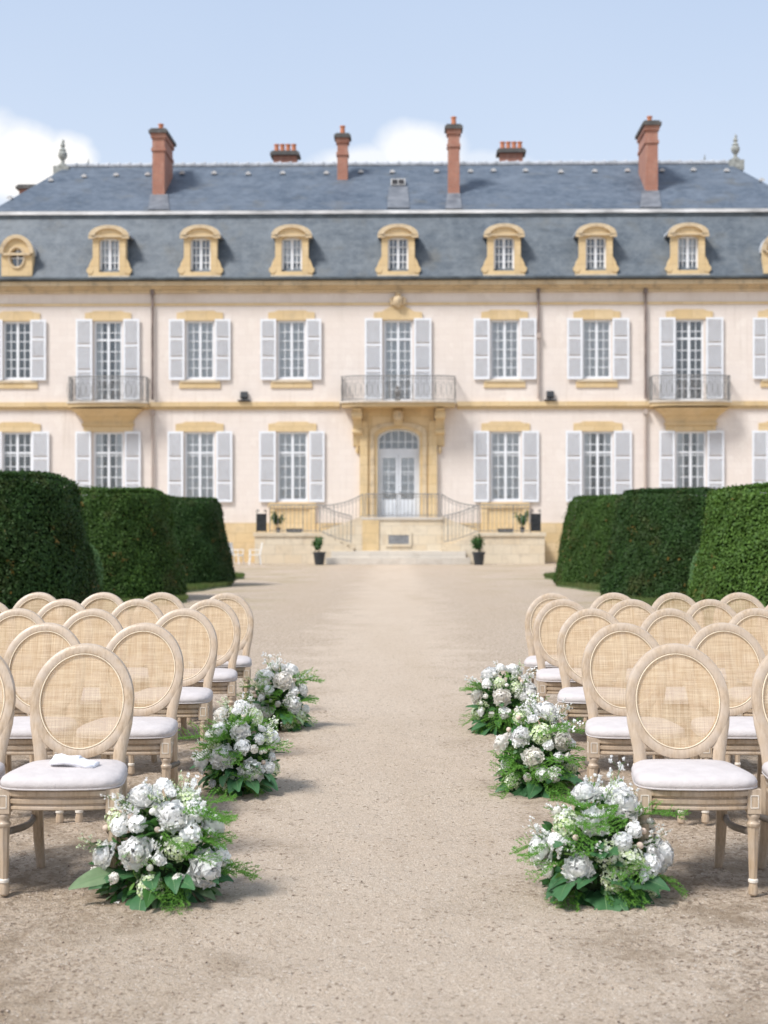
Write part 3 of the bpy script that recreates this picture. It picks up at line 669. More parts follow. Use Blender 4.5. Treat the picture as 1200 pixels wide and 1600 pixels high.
# --- door bay
mb = MB().use('ochre')
zs_ = Z(685); ap = arch_pts(dw, zs_, zd1, 12)
inner = [(ud-dw, ZG)]+[(ud+x, z) for x, z in ap]+[(ud+dw, ZG)]
n_ = len(inner); outer = [(SUR[0], ZG)]
for k in range(1, n_-1):
    f = (k-1)/(n_-3)
    outer.append((SUR[0]+(SUR[1]-SUR[0])*f, SUR[2]) if 0 < f < 1 else ((SUR[0], SUR[2]) if f == 0 else (SUR[1], SUR[2])))
outer.append((SUR[1], ZG))
mb.ringprism(outer, inner, -.10, .35)
mb.build('door_surround', None, CH)
m2 = [(ud-dw-.32, ZG)]+[(ud+x*(1+.32/dw), z+(.3 if 1 else 0)) for x, z in ap]+[(ud+dw+.32, ZG)]
m3 = [(ud-dw-.14, ZG)]+[(ud+x*(1+.14/dw), z+.13) for x, z in ap]+[(ud+dw+.14, ZG)]
MB().ringprism(m2, m3, -.17, -.101).build('archivolt', 'ochre_dirty', CH)
MB().box(SUR[0]-.14, SUR[0]+.22, -.19, -.004, ZG, SUR[2]-.5).box(SUR[1]-.22, SUR[1]+.14, -.19, -.004, ZG, SUR[2]-.5).build('door_pilaster', 'ochre', CH)
MB().prism([(ud-.17, zd1+.14), (ud+.17, zd1+.14), (ud+.28, SUR[2]-.05), (ud-.28, SUR[2]-.05)], -.3, -.172).build('keystone', 'ochre', CH)
MB().lathe([(.04, -.3), (.2, -.2), (.26, 0), (.2, .2), (.06, .28)], 12).build('carved_mask', 'ochre_dirty', CH, smooth=True, loc=(ud, -.34, Z(650)))
# door leaves with fanlight
ztr = Z(707)
D = MB().box(ud-dw, ud+dw, .2, .28, ztr-.10, ztr+.10)
D.ringprism([(ud+x, z) for x, z in [(-dw, ztr+.1)]+ap+[(dw, ztr+.1)]], [(ud+x*(1-.09/dw), z-.09 if z > ztr+.2 else z+.09) for x, z in [(-dw, ztr+.1)]+ap+[(dw, ztr+.1)]], .2, .28)
for k in range(1, 6):
    x = -dw+2*dw*k/6; zt = zs_+(zd1-zs_)*math.sqrt(max(0, 1-(x/dw)**2)); D.box(ud+x-.02, ud+x+.02, .22, .26, ztr+.1, zt-.05)
D.box(ud-dw+.05, ud+dw-.05, .221, .259, Z(690)-.02, Z(690)+.02)
D.box(ud-dw, ud-dw+.13, .2, .28, zd0, ztr-.1).box(ud+dw-.13, ud+dw, .2, .28, zd0, ztr-.1)
door = D.build('door', 'door_paint', CH)
ww = dw-.13
for sgn in (-1, 1):
    L = MB(); a, b2 = (-ww, -.01) if sgn < 0 else (.01, ww)
    zt = ztr-.1; zp = Z(780)
    L.box(ud+a, ud+a+.12, .19, .25, zd0, zt).box(ud+b2-.12, ud+b2, .19, .25, zd0, zt).box(ud+a+.12, ud+b2-.12, .191, .249, zt-.14, zt)
    L.box(ud+a+.12, ud+b2-.12, .20, .24, zd0, zp).box(ud+a+.2, ud+b2-.2, .185, .199, zd0+.2, zp-.15)
    for k in (1,): L.box(ud+a+.12, ud+b2-.12, .20, .24, zp+(zt-.14-zp)*.66-.025, zp+(zt-.14-zp)*.66+.025)
    lf = L.build('door_leaf', 'door_paint', door)
MB().box(ud-dw+.05, ud+dw-.05, .234, .242, zd0+.1, zd1-.08).build('glass', 'window_glass', door)
for k in (-1, 1): MB().box(ud+(.14 if k > 0 else -dw+.2), ud+(dw-.2 if k > 0 else -.14), .262, .268, zp, ztr-.2).build('door_daylight_sheet', 'curtain', door)  # added white sheet behind the glass, stands in for daylight through the hall
mb = MB()
for k in (-1, 1):
    xc = ud+k*(dw/2-.03)
    mb.box(xc-.016, xc+.016, .221, .2335, zp, ztr-.24)
    for q in range(1, 5): mb.box(xc-.3, xc+.3, .222, .233, zp+(ztr-.24-zp)*q/5-.014, zp+(ztr-.24-zp)*q/5+.014)
mb.build('muntins', 'door_paint', door)
MB().lathe([(.02, 0), (.035, .02), (.035, .05), (.015, .07)], 8, mx=Matrix.Translation((ud+.07, .19, zd0+1.15)) @ Matrix.Rotation(R(90), 4, 'X')).build('door_knob', 'iron', door)
MB().box(ud-dw-.3, ud+dw+.3, 1.4, 1.45, ZG, zd1+.3).build('hall_back_wall', 'curtain', CH)
MB().lathe([(.02, 0), (.10, .05), (.05, .2), (.16, .5), (.1, .8), (.02, .95)], 8).build('hall_statue', 'iron', CH, loc=(U(627), .8, zd0+.9), smooth=True)

# --- balconies
def railing(path, z0, h, parent, name, r=.014, scroll=True, gap=.13, mat='iron_grey'):
    P = [Vector(p) for p in path]; mb = MB()
    mb.tube([(p.x, p.y, z0+p.z+h) for p in P], .026, 6, up=(0, 0, 1)); mb.tube([(p.x, p.y, z0+p.z+.08) for p in P], .018, 6, up=(0, 0, 1))
    mb.tube([(p.x, p.y, z0+p.z+h-.13) for p in P], .012, 6, up=(0, 0, 1))
    L = [0]
    for a, b2 in zip(P, P[1:]): L.append(L[-1]+(b2-a).length)
    n_ = max(2, int(L[-1]/gap))
    for k in range(n_+1):
        d = L[-1]*k/n_; i = min(len(P)-2, next((q for q in range(len(P)-1) if L[q+1] >= d-1e-6), len(P)-2)); f = (d-L[i])/(L[i+1]-L[i]); p = P[i].lerp(P[i+1], f)
        tdir = (P[i+1]-P[i]).normalized(); main = k % 8 == 0
        mb.tube([(p.x, p.y, z0+p.z+.02), (p.x, p.y, z0+p.z+h)], .022 if main else r*.8, 5)
        if scroll and not main and k % 2:
            pts = []
            for q in range(13):
                a = q/12*math.pi*2; pts.append((p.x+tdir.x*gap*.8*math.sin(a), p.y+tdir.y*gap*.8*math.sin(a), z0+p.z+h*.47+(h*.30)*math.cos(a/1.0)*(1-.25*math.sin(a))))
            mb.tube(pts, r*.8, 4)
    return mb.build(name, mat, parent)
def balcony(pxa, pxb, proj, pyt, bow, centre=False):
    vf = -proj
    u0, u1 = U(pxa, vf*.6), U(pxb, vf*.6); uc = (u0+u1)/2; hw = (u1-u0)/2
    path = [(u0+.08, -.02)]; n_ = 14
    for k in range(n_+1):
        f = k/n_; x = -hw+.08+(2*hw-.16)*f; e = abs(x/hw)
        path.append((uc+x, vf*(.62+.38*(1-e**bow)) if True else 0))
    path.append((u1-.08, -.02))
    zt = Z(626, vf); zb_ = Z(633, vf)
    poly = [(x*1.0+(-.08 if x < uc else .08)*(1 if abs(x-uc) > hw*.9 else 0), y-.08 if y < -.1 else y) for x, y in path]
    o = MB().slab(poly, zt-.07, zt).build('balcony', 'grey_stone', CH)
    MB().slab([(uc+(x-uc)*.97, y*.93) for x, y in poly], zt-.24, zt-.071).build('balcony_moulding', 'ochre', o)
    railing([(x, y, 0) for x, y in path], zt, Z(587, vf)-zt, o, 'balcony_railing')
    return o, uc, zt, hw
def cove(px0, px1, pxa, pxb):
    """flared ochre bracket below the side balconies"""
    uc = (U(px0)+U(px1))/2; w0 = (U(px1)-U(px0))/2; w1 = (U(pxb)-U(pxa))/2; rings = []
    za, zb_ = Z(661), Z(633)
    for k in range(9):
        f = k/8; g = 1-math.cos(f*math.pi/2); w_ = w0+(w1-w0)*g; y = -.12-.72*g; z = za+(zb_-.2-za)*f
        rings.append([(uc-w_, .0, z), (uc-w_, y*.75, z), (uc-w_*.8, y, z), (uc+w_*.8, y, z), (uc+w_, y*.75, z), (uc+w_, .0, z)])
    MB().loft(rings).box(uc-w0-.06, uc+w0+.06, -.17, -.003, za-.12, za-.002).box(uc-w0, uc+w0, -.09, -.004, zl1+.01, za-.122).build('balcony_bracket', 'ochre', CH)
b1 = balcony(105, 231, 1.0, 587, 3); cove(131, 208, 113, 224)
b3 = balcony(1016, 1143, 1.0, 587, 3); cove(1040, 1118, 1022, 1137)
b2_ = balcony(531, 714, 1.25, 587, 6)
for px in (558, 687.5):
    u = U(px, -.4); zt = Z(634, -.5); zb_ = Z(697, -.4)
    hgt = zt-zb_; prof = [(0, 0), (-.10, .03), (-.16, .22*hgt), (-.26, .34*hgt), (-.24, .55*hgt), (-.40, .68*hgt), (-.75, .86*hgt), (-.85, hgt-.14), (0, hgt-.14)]
    vs = [(u-.2, y, zb_+z) for y, z in prof]+[(u+.2, y, zb_+z) for y, z in prof]; q = len(prof)
    MB().add(vs, [tuple(range(q-1, -1, -1)), tuple(range(q, 2*q))]+[(i, (i+1) % q, (i+1) % q+q, i+q) for i in range(q)]) \
        .tube([(u-.24, -.62, zt-.42), (u+.24, -.62, zt-.42)], .2, 12, up=(0, 0, 1)).tube([(u-.22, -.26, zb_+.36*hgt), (u+.22, -.26, zb_+.36*hgt)], .12, 10, up=(0, 0, 1)) \
        .lathe([(.02, -.35), (.1, -.2), (.06, 0)], 8, (u, -.1, zb_)).build('scroll_corbel', 'ochre', CH, smooth=True)
MB().box(SUR[0]-.02, SUR[1]+.02, -.14, -.004, SUR[2], Z(633)-.02).build('door_frieze', 'ochre', CH)
# --- dormers
DV = -.42
def dormer(px):
    u = U(px, DV); zb_ = Z(430, DV); zt = Z(351, DV); h = zt-zb_; hw = (U(202, DV)-U(141, DV))/2
    o = empty('dormer', (u, DV, zb_), 0, CH)
    # window opening
    iw = (U(186.5, DV)-U(154.5, DV))/2; iz0 = Z(424, DV)-zb_; iz1 = Z(370, DV)-zb_; isp = iz1-.16
    n_ = 10; inner = [(-iw, iz0), (iw, iz0)]+[(iw*math.cos(math.pi*k/n_), isp+.16*math.sin(math.pi*k/n_)) for k in range(n_+1)]
    sp_ = h*.80; ow = hw*.84
    outer = [(-ow, 0), (ow, 0)]+[(ow*math.cos(math.pi*k/n_)*(1 if 0 else 1), sp_+(h-sp_)*.8*math.sin(math.pi*k/n_)) for k in range(n_+1)]
    MB().ringprism(outer, inner, -.08, .35).build('dormer_surround', 'ochre', o)
    # hood moulding
    hp = [(hw*1.02*math.cos(math.pi*k/14), sp_-.02+(h-sp_+.02)*math.sin(math.pi*k/14)) for k in range(15)]
    hq = [(ow*.9*math.cos(math.pi*k/14), sp_-.10+(h-sp_-.05)*math.sin(math.pi*k/14)) for k in range(15)]
    MB().ringprism(hp, hq, -.20, -.081).box(-hw*1.03, -ow*.8, -.2, -.082, sp_-.16, sp_).box(ow*.8, hw*1.03, -.2, -.082, sp_-.16, sp_).build('hood_moulding', 'ochre_dirty', o)
    # scrolled feet
    for s_ in (-1, 1):
        MB().prism([(s_*ow*.98, 0), (s_*hw*1.06, 0), (s_*hw*1.08, .35), (s_*hw*.98, .62), (s_*ow, .85)][::s_], -.06, .3).tube([(s_*hw*.98, -.1, .25), (s_*hw*.98, .3, .25)], .16, 10, up=(0, 0, 1)).build('scroll_foot', 'ochre', o)
    MB().box(-hw*1.05, hw*1.05, -.16, .2, -.1, -.002).build('dormer_sill', 'pale_stone', o)
    # cheeks and curved roof running back into the slope
    MB().box(-ow+.02, -iw-.05, .351, 1.7, 0, sp_).box(iw+.05, ow-.02, .351, 1.7, 0, sp_).build('cheek', 'slate_lower', o)
    rp = [(hw*1.05*math.cos(math.pi*k/12), sp_+(h-sp_+.05)*math.sin(math.pi*k/12)) for k in range(13)]
    MB().prism(rp[::-1], -.199+.25, 2.2).build('dormer_roof', 'lead', o)
    wd = window_mesh(iw-.002, iz1-iz0-.02, 4, 4).mesh('window', 'window_paint')
    wo_ = link('window', wd, o, (0, .16, iz0+.005))
    MB().box(-iw, iw, .22, .23, iz0, iz1).build('pane', 'window_glass', o)
    if px in (171, 1075, 456): MB().box(-iw, iw, .30, .31, iz0, iz1).build('blind', 'curtain', o)
    MB().box(-iw-.05, iw+.05, .345, .349, iz0-.05, iz1+.05).build('dark_room', 'interior', o)
for px in (171, 313.5, 456, 622, 787.5, 931, 1075): dormer(px)
def oeil(px):
    u = U(px, DV); zb_ = Z(430, DV); h = Z(367, DV)-zb_; hw = (U(53, DV)-U(1, DV))/2
    o = empty('round_dormer', (u, DV, zb_), 0, CH); zc = Z(401, DV)-zb_; n_ = 24
    inner = [(.30*math.cos(2*math.pi*k/n_), zc+.42*math.sin(2*math.pi*k/n_)) for k in range(n_)]
    def out(k):
        a = 2*math.pi*k/n_; x, z = math.cos(a), math.sin(a)
        if z >= 0: return (hw*.92*x, zc+.2+(h-zc-.2)*z)
        return (hw*.92*max(-1, min(1, x*1.6)), zc+.2*(1+z)-(zc)*min(1, -z*1.7)*1.0 if False else max(0, zc-(zc)*min(1, -z*1.45)))
    outer = [out(k) for k in range(n_)]
    MB().ringprism(outer, inner, -.08, .35).build('dormer_surround', 'ochre', o)
    ring = [(.36*math.cos(2*math.pi*k/n_), -.10, zc+.49*math.sin(2*math.pi*k/n_)) for k in range(n_)]
    hp = [(hw*1.02*math.cos(math.pi*k/14), zc+.2+(h-zc-.15)*math.sin(math.pi*k/14)) for k in range(15)]
    hq = [(hw*.8*math.cos(math.pi*k/14), zc+.1+(h-zc-.22)*math.sin(math.pi*k/14)) for k in range(15)]
    MB().tube(ring, .05, 6, closed=True).ringprism(hp, hq, -.2, -.081).build('hood_moulding', 'ochre_dirty', o)
    MB().box(-.30, .30, .1, .11, zc-.42, zc+.42).build('pane', 'window_glass', o)
    MB().box(-.03, .03, .05, .09, zc-.42, zc+.42).box(-.3, -.03, .05, .09, zc-.02, zc+.02).box(.03, .3, .05, .09, zc-.02, zc+.02).build('window', 'window_paint', o)
    MB().box(-.35, .35, .345, .349, zc-.5, zc+.5).build('dark_room', 'interior', o)
    MB().prism([(hw*math.cos(math.pi*k/12), zc+.2+(h-zc-.15)*math.sin(math.pi*k/12)) for k in range(13)][::-1]+[(-hw*.9, 0), (hw*.9, 0)][::1], .351, 2.0).build('dormer_roof', 'lead', o)
oeil(27); oeil(1217)
# --- floodlights on the string course
for px in (381, 860):
    u = U(px, -.2); zt = Z(627, -.2)
    o = MB().box(-.28, .28, -.13, .13, 0, .04).box(-.05, .05, -.05, .05, .041, .14).box(-.17, .17, -.12, .12, .15, .42, Matrix.Rotation(R(-15), 4, 'X')).build('floodlight', 'iron', CH, loc=(u, -.14, zt+.03))
# --- perron (double flight of steps)
P3, P2, P4 = -3.4, -2.1, -4.6
zL = zd0-.02; zT = Z(832, P3); zP = Z(862, P4)
lx0, lx1 = U(567, P2), U(690, P2)
land = MB().box(lx0, lx1, P2, -.2, ZG, zL-.12).build('landing', 'pale_stone', CH)
MB().box(lx0-.06, lx1+.06, P2-.06, -.195, zL-.118, zL).build('landing_slab', 'grey_stone', land)
MB().box(lx0-.02, U(592, P2), P2-.05, P2-.002, ZG, zL-.12).build('landing_pier', 'ochre', land)
vu0, vu1, vz0, vz1 = U(607, P2), U(639, P2), Z(850, P2), Z(836, P2)
fr = MB().box(vu0-.12, vu1+.12, P2-.05, P2-.003, vz1, vz1+.12).box(vu0-.12, vu1+.12, P2-.05, P2-.003, vz0-.12, vz0).box(vu0-.12, vu0, P2-.05, P2-.003, vz0, vz1).box(vu1, vu1+.12, P2-.05, P2-.003, vz0, vz1).build('vent_frame', 'pale_stone', land)
MB().box(vu0, vu1, P2-.012, P2-.004, vz0, vz1).build('vent_opening', 'lead', land)
g = MB()
for k in range(11): x = vu0+(vu1-vu0)*k/10; g.tube([(x, P2-.03, vz0), (x, P2-.03, vz1)], .012, 5)
for k in range(10):
    x = vu0+(vu1-vu0)*(k+.5)/10
    for zc in (.3, .7): g.tube([(x+.04*math.cos(a), P2-.03, vz0+(vz1-vz0)*zc+.06*math.sin(a)) for a in [q*math.pi/4 for q in range(8)]], .009, 4, closed=True)
g.build('vent_grille', 'iron_grey', land)
def flight(ua, za, ub_, zb_, y0, y1, n_, name):
    """solid steps between two levels running along the facade"""
    mb = MB()
    for k in range(n_):
        a = ua+(ub_-ua)*k/n_; b2 = ua+(ub_-ua)*(k+1)/n_; z = za+(zb_-za)*(k+1)/(n_+1)
        mb.box(min(a, b2), max(a, b2), y0, y1, ZG, z-.0)
    o = mb.build(name, 'pale_stone', CH)
    # sloping parapet wall in front
    MB().prism([(ua, ZG), (ub_, ZG), (ub_, zb_+.05), (ua, za+.05)] if ua < ub_ else [(ub_, ZG), (ua, ZG), (ua, za+.05), (ub_, zb_+.05)], y0-.18, y0-.002).build('stair_string', 'pale_stone', o)
    return o
tL0, tL1 = U(398, P3), U(500, P3); tR0, tR1 = U(747, P3), U(851, P3)
for a, b2, sgn in ((tL0, tL1, -1), (tR0, tR1, 1)):
    o = MB().box(a, b2, P3, -.08, ZG, zT-.17).build('terrace', 'pale_stone', CH)
    MB().box(a-.06, b2+.06, P3-.06, -.085, zT-.168, zT).build('terrace_coping', 'pale_stone', o)
    # ochre framed niche on the facade behind
    c0, c1 = (U(421), U(493)) if sgn < 0 else (U(752), U(826))
    MB().box(c0, c1, -.06, -.004, zT, zl0-.06).build('niche_panel', 'ochre', CH)
    MB().box(c0, c0+.28, -.12, -.061, zT, zl0-.06).box(c1-.28, c1, -.12, -.061, zT, zl0-.06).box(c0-.05, c1+.05, -.16, -.062, zl0-.3, zl0-.1).build('niche_frame', 'ochre', CH)
    ra, rb = (U(421, P3), U(499, P3)) if sgn < 0 else (U(750, P3), U(828, P3))
    railing([(ra, P3+.1, 0), (rb, P3+.1, 0)], zT, Z(789, P3)-zT, o, 'terrace_railing', scroll=False, gap=.17, r=.013)
lf1 = flight(lx0, zL, tL1, zT, P2+.2, -.2, 5, 'upper_flight'); rf1 = flight(lx1, zL, tR0, zT, P2+.2, -.2, 5, 'upper_flight')
s0, s1 = U(552, P3), U(690, P3)
lf2 = flight(tL1, zT, s0, zP, P3, P2+.0, 5, 'lower_flight'); rf2 = flight(tR0, zT, s1, zP, P3, P2+.0, 5, 'lower_flight')
hr = Z(772, P2)-zL
railing([(lx0+.1, P2+.1, 0), (lx1-.1, P2+.1, 0)], zL, hr, land, 'landing_railing', scroll=False, gap=.17)
for o_, xa, xb in ((lf1, lx0, tL1), (rf1, lx1, tR0)):
    pts = [(xa+(xb-xa)*f, P2+.1, (zT-zL)*(f**.8)*.75-.1*math.sin(f*math.pi)) for f in [k/8 for k in range(9)]]
    railing(pts, zL, hr, o_, 'stair_railing', scroll=False, gap=.17)
for o_, xa, xb in ((lf2, tL1, s0-.1), (rf2, tR0, s1+.1)):
    pts = [(xa+(xb-xa)*f, P3+.0, (Z(849, P3)-zT)*f-.06*math.sin(f*math.pi)) for f in [k/8 for k in range(9)]]
    railing(pts, zT, Z(789, P3)-zT, o_, 'stair_railing', scroll=False, gap=.17)
px0, px1 = U(516, P4), U(728, P4)
MB().box(px0, px1, P4+.5, P2-.001, ZG, zP).box(px0-.2, px1+.2, P4, P4+.499, ZG, zP*.52).build('base_step', 'grey_stone', CH)
# folded iron gates on the terraces
for px in (408.5, 837):
    u = U(px, P3+.5); g = MB()
    hg = Z(797, P3+.5)-zT; wg = .46
    g.box(-wg/2, -wg/2+.03, -.02, .02, 0, hg-.1).box(wg/2-.03, wg/2, -.02, .02, 0, hg-.1).box(-wg/2+.03, wg/2-.03, -.019, .019, .05, .09).box(-wg/2+.03, wg/2-.03, -.019, .019, hg-.2, hg-.16)
    g.box(-wg/2+.03, wg/2-.03, -.004, .004, .09, hg-.2)
    for k in range(7): g.tube([(-wg/2+.06+k*.057, -.015, .08), (-wg/2+.06+k*.057, -.015, hg-.16)], .010, 5)
    for k in (-1, 1): g.tube([(k*wg/2*.9, 0, hg-.1), (k*wg/2*.9, 0, hg), (k*wg/2*.6, 0, hg+.02), (k*wg/2*.55, 0, hg-.08)], .022, 6)
    g.build('iron_gate', 'iron', CH, loc=(u, P3+.5, zT))
# ornament on the balcony floor
MB().lathe([(.12, 0), (.14, .06), (.05, .12), (.12, .28), (.15, .42), (.06, .52), (.1, .6), (.02, .7)], 10).build('balcony_urn', 'iron_grey', b2_[0], smooth=True, loc=(U(621, -.9), -.75, b2_[2]+.05))

# ------------------------------------------------------------------ plants near the house
def world(u, v, z): return Vector((X0+u*cT+v*sT, Y0-u*sT+v*cT, z))
def leaf_cloud(rng, pts, nrm, L, W, jit=.6):
    """diamond leaves at pts, roughly facing nrm"""
    n = len(pts); d = nrm+rng.randn(n, 3)*jit; d /= np.linalg.norm(d, axis=1)[:, None]
    r_ = rng.randn(n, 3); t_ = np.cross(d, r_); t_ /= np.linalg.norm(t_, axis=1)[:, None]; s_ = np.cross(d, t_)
    L_ = L*(.6+.8*rng.rand(n, 1)); W_ = W*(.6+.8*rng.rand(n, 1))
    A = pts-t_*L_/2; B = pts+s_*W_/2+d*W_*.15; C_ = pts+t_*L_/2; D_ = pts-s_*W_/2+d*W_*.15
    V = np.stack([A, B, C_, D_], 1).reshape(-1, 3); F = np.arange(4*n).reshape(-1, 4); return V, F
def potted(px, vv, zb_, hpot, hplant, label, seed, rt=None, tilt=0):
    p = world(U(px, vv), vv, zb_); o = empty('potted_plant', p); tag(o, label, 'potted plant', 'potted plants by the entrance steps')
    r_ = hpot*.5; rr = np.random.RandomState(seed)
    MB().lathe([(r_*.68, 0), (r_*.95, hpot*.88), (r_*1.06, hpot*.89), (r_*1.06, hpot), (r_*.92, hpot), (r_*.88, hpot*.9), (.01, hpot*.88)], 16).build('pot', 'pot_plastic', o, smooth=True)
    st = MB(); pts = []; nr = []
    for k in range(9):
        a = rr.rand()*6.28; sp_ = hplant*(.12+.32*rr.rand()); top = Vector((math.cos(a)*sp_+tilt, math.sin(a)*sp_, hpot+hplant*(.55+.4*rr.rand())))
        b0 = Vector((math.cos(a)*r_*.2, math.sin(a)*r_*.2, hpot*.9)); st.tube([b0, b0.lerp(top, .5)+Vector((0, 0, .05)), top], .008, 4)
        for q in range(34):
            f = .35+.65*rr.rand(); c_ = b0.lerp(top, f); pts.append([c_.x+rr.randn()*.05, c_.y+rr.randn()*.05, c_.z+rr.randn()*.04]); nr.append([math.cos(a), math.sin(a), .8])
    st.build('stem', 'bark', o)
    V, F = leaf_cloud(rr, np.array(pts), np.array(nr), .17, .06, .5); link('foliage', npmesh('foliage', V, F, 'pot_leaf'), o)
    return o
potted(499, -5.3, 0, .55, .75, 'black pot with upright green plant on the gravel, left of the entrance steps', 1)
potted(748, -5.3, 0, .55, .75, 'black pot with green plant on the gravel, right of the entrance steps', 2, tilt=-.1)
potted(435, P3+1.0, zT, .22, .75, 'small potted bush on the left stone terrace behind the railing', 3)
potted(816, P3+1.0, zT, .24, .75, 'small potted bush on the right stone terrace beside the iron gate', 4)
for px, lb in ((460, 'low black trough on the left stone terrace'), (790, 'low black trough on the right stone terrace')):
    p = world(U(px, P3+.8), P3+.8, zT); o = MB().use('pot_plastic').loft([[(-.36*s_, -.1*s_, z), (.36*s_, -.1*s_, z), (.36*s_, .1*s_, z), (-.36*s_, .1*s_, z)] for s_, z in ((.9, 0), (1, .15), (1.04, .151), (1.04, .17), (.95, .171), (.93, .14))]).use('soil').box(-.3, .3, -.08, .08, .1, .145).build('planter_trough', None)
    o.location = p; o.rotation_euler = (0, 0, -TH); tag(o, lb+' behind the railing', 'planter', 'troughs on the terraces')
# white garden chairs
def garden_chair(x, y, rz, label):
    o = empty('garden_chair', (x, y, 0), rz); tag(o, label, 'garden chair', 'white garden chairs by the facade')
    MB().box(-.24, .24, -.24, .22, .40, .43).box(-.24, .24, -.25, -.241, .36, .42).build('seat', 'white_plastic', o)
    b = MB()
    for k in range(5): b.box(-.22+k*.093, -.15+k*.093, -.012, .012, 0, .46)
    b.box(-.24, .24, -.02, .02, .46, .52).box(-.24, .24, -.018, .018, .02, .07)
    b.build('backrest', 'white_plastic', o, loc=(0, .22, .43), rot=(R(-10), 0, 0))
    for sx_ in (-1, 1):
        for sy_ in (-1, 1): MB().tube([(sx_*.21, sy_*.2, .4), (sx_*.24, sy_*.25, 0)], .022, 6).build('leg', 'white_plastic', o)
        MB().box(sx_*.25-.025, sx_*.25+.025, -.24, .25, .62, .645).tube([(sx_*.25, -.2, .42), (sx_*.25, -.22, .62)], .018, 6).build('armrest', 'white_plastic', o)
yc = 61.5
garden_chair((369-CX)/FPX*yc, yc, R(70), 'white garden chair half hidden behind the far left clipped hedge')
garden_chair((399-CX)/FPX*yc, yc-.2, R(-80), 'white garden chair standing against the left end of the stone terrace')

# ------------------------------------------------------------------ hedges and lawn
def hedge(x, y, rb, rt, h, seed, mat, label, nleaf=80000, name='clipped_yew', ry=1.0):
    rr = np.random.RandomState(seed); o = empty(name, (x, y, 0), rr.rand()*6.28 if ry == 1 else 0)
    tag(o, label, 'hedge', 'clipped yew cones beside the courtyard')
    def rad(f):                      # f = 0 ground .. 1 top
        base = rb+(rt-rb)*f; base -= .16*np.clip(1-f/.10, 0, 1)**2
        return base
    nT = int(nleaf*.2); nS = nleaf-nT
    f = rr.rand(nS)*.985; a = rr.rand(nS)*2*math.pi
    lump = .026*(np.sin(a*7+f*9+seed)+np.sin(a*13-f*17+2*seed)*.6+np.sin(a*3+seed)*.8)
    r_ = rad(f)+lump; edge = np.clip((f-.94)/.06, 0, 1); r_ -= .07*edge**2
    r_ += rr.randn(nS)*.018-np.abs(rr.randn(nS))*.018
    sh = (np.sin(a*61+f*37)*np.sin(a*23-f*91+seed) > .86)*rr.rand(nS); r_ += sh*.07; r_ -= .05*np.clip(np.sin(a*5+seed*3)*np.sin(f*7+seed)-.5, 0, 1)
    P1 = np.stack([r_*np.cos(a), r_*np.sin(a)*ry, f*h+rr.randn(nS)*.01], -1); N1 = np.stack([np.cos(a), np.sin(a), np.full(nS, .35)], -1)
    q = np.sqrt(rr.rand(nT))*(rt-.05); a2 = rr.rand(nT)*6.283
    P2_ = np.stack([q*np.cos(a2), q*np.sin(a2)*ry, h+.03*np.sin(q*4+a2*2)-.05*np.clip((q-rt+.2)/.2, 0, 1)**2+.05*(1-(q/rt)**2)+rr.randn(nT)*.02], -1); N2 = np.tile([0, 0, 1.], (nT, 1))
    V, F = leaf_cloud(rr, np.concatenate([P1, P2_]), np.concatenate([N1, N2]), .055, .027, .55)
    link('foliage', npmesh('foliage', V, F, mat), o)
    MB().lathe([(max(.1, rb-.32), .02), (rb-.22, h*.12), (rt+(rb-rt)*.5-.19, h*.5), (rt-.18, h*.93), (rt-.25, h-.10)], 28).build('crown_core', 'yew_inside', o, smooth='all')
    MB().lathe([(.16, -.05), (.13, .4)], 10).build('trunk', 'bark', o)
    return o
def HX(px, Y): return (px-CX)/FPX*Y
def hz(py, Y): return H+(HY-py)/FPX*Y
def place_hedge(side, Y, px_b, px_t, pyt, dia, *a):
    """inner silhouette runs from px_b on the ground to px_t at the top"""
    xb, xt = HX(px_b, Y), HX(px_t, Y); rb = dia/2; cx = xb+side*rb; rt = abs(cx-xt)-.06; h = hz(pyt, Y-rt*.6)
    return hedge(cx, Y, rb, rt, h, *a)
place_hedge(-1, 22, 158, 116, 744, 3.9, 11, 'yew', 'tall dark clipped yew, nearest on the left and cut by the photo edge')
place_hedge(-1, 30.5, 291, 262, 768, 3.6, 12, 'yew_mid', 'middle clipped yew of the left row, flat topped and dark green')
place_hedge(-1, 38, 369, 346, 781, 3.5, 13, 'yew', 'farthest clipped yew of the left row, next to the white garden chairs')
place_hedge(1, 22, 1076, 1112, 761, 3.9, 14, 'yew_bright', 'nearest clipped yew on the right, brightest green and cut by the photo edge')
place_hedge(1, 30.5, 938, 967, 769, 3.8, 15, 'yew', 'middle clipped yew of the right row, broad and flat topped')
place_hedge(1, 38, 865, 889, 779, 3.5, 16, 'yew_mid', 'farthest clipped yew of the right row, nearest the stone terrace')
def round_shrub(px, pyt, Y, r_, seed, label):
    rr = np.random.RandomState(seed); h = hz(pyt, Y); x = HX(px, Y); o = empty('round_shrub', (x, Y, 0)); tag(o, label, 'shrub', 'pale round shrubs between the yews')
    n = 9000; d = rr.randn(n, 3); d /= np.linalg.norm(d, axis=1)[:, None]
    P = d*np.array([r_, r_, h/2])*(1+.04*rr.randn(n, 1))+[0, 0, h/2]
    V, F = leaf_cloud(rr, P, d, .05, .028, .6); link('foliage', npmesh('foliage', V, F, 'pale_shrub'), o)
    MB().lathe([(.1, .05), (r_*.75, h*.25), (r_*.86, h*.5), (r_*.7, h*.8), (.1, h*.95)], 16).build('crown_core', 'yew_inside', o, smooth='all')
round_shrub(128, 848, 26.3, .36, 21, 'pale green round shrub peeping out behind the nearest left yew')
round_shrub(1105, 856, 26.3, .30, 22, 'pale green round shrub peeping out behind the nearest right yew')
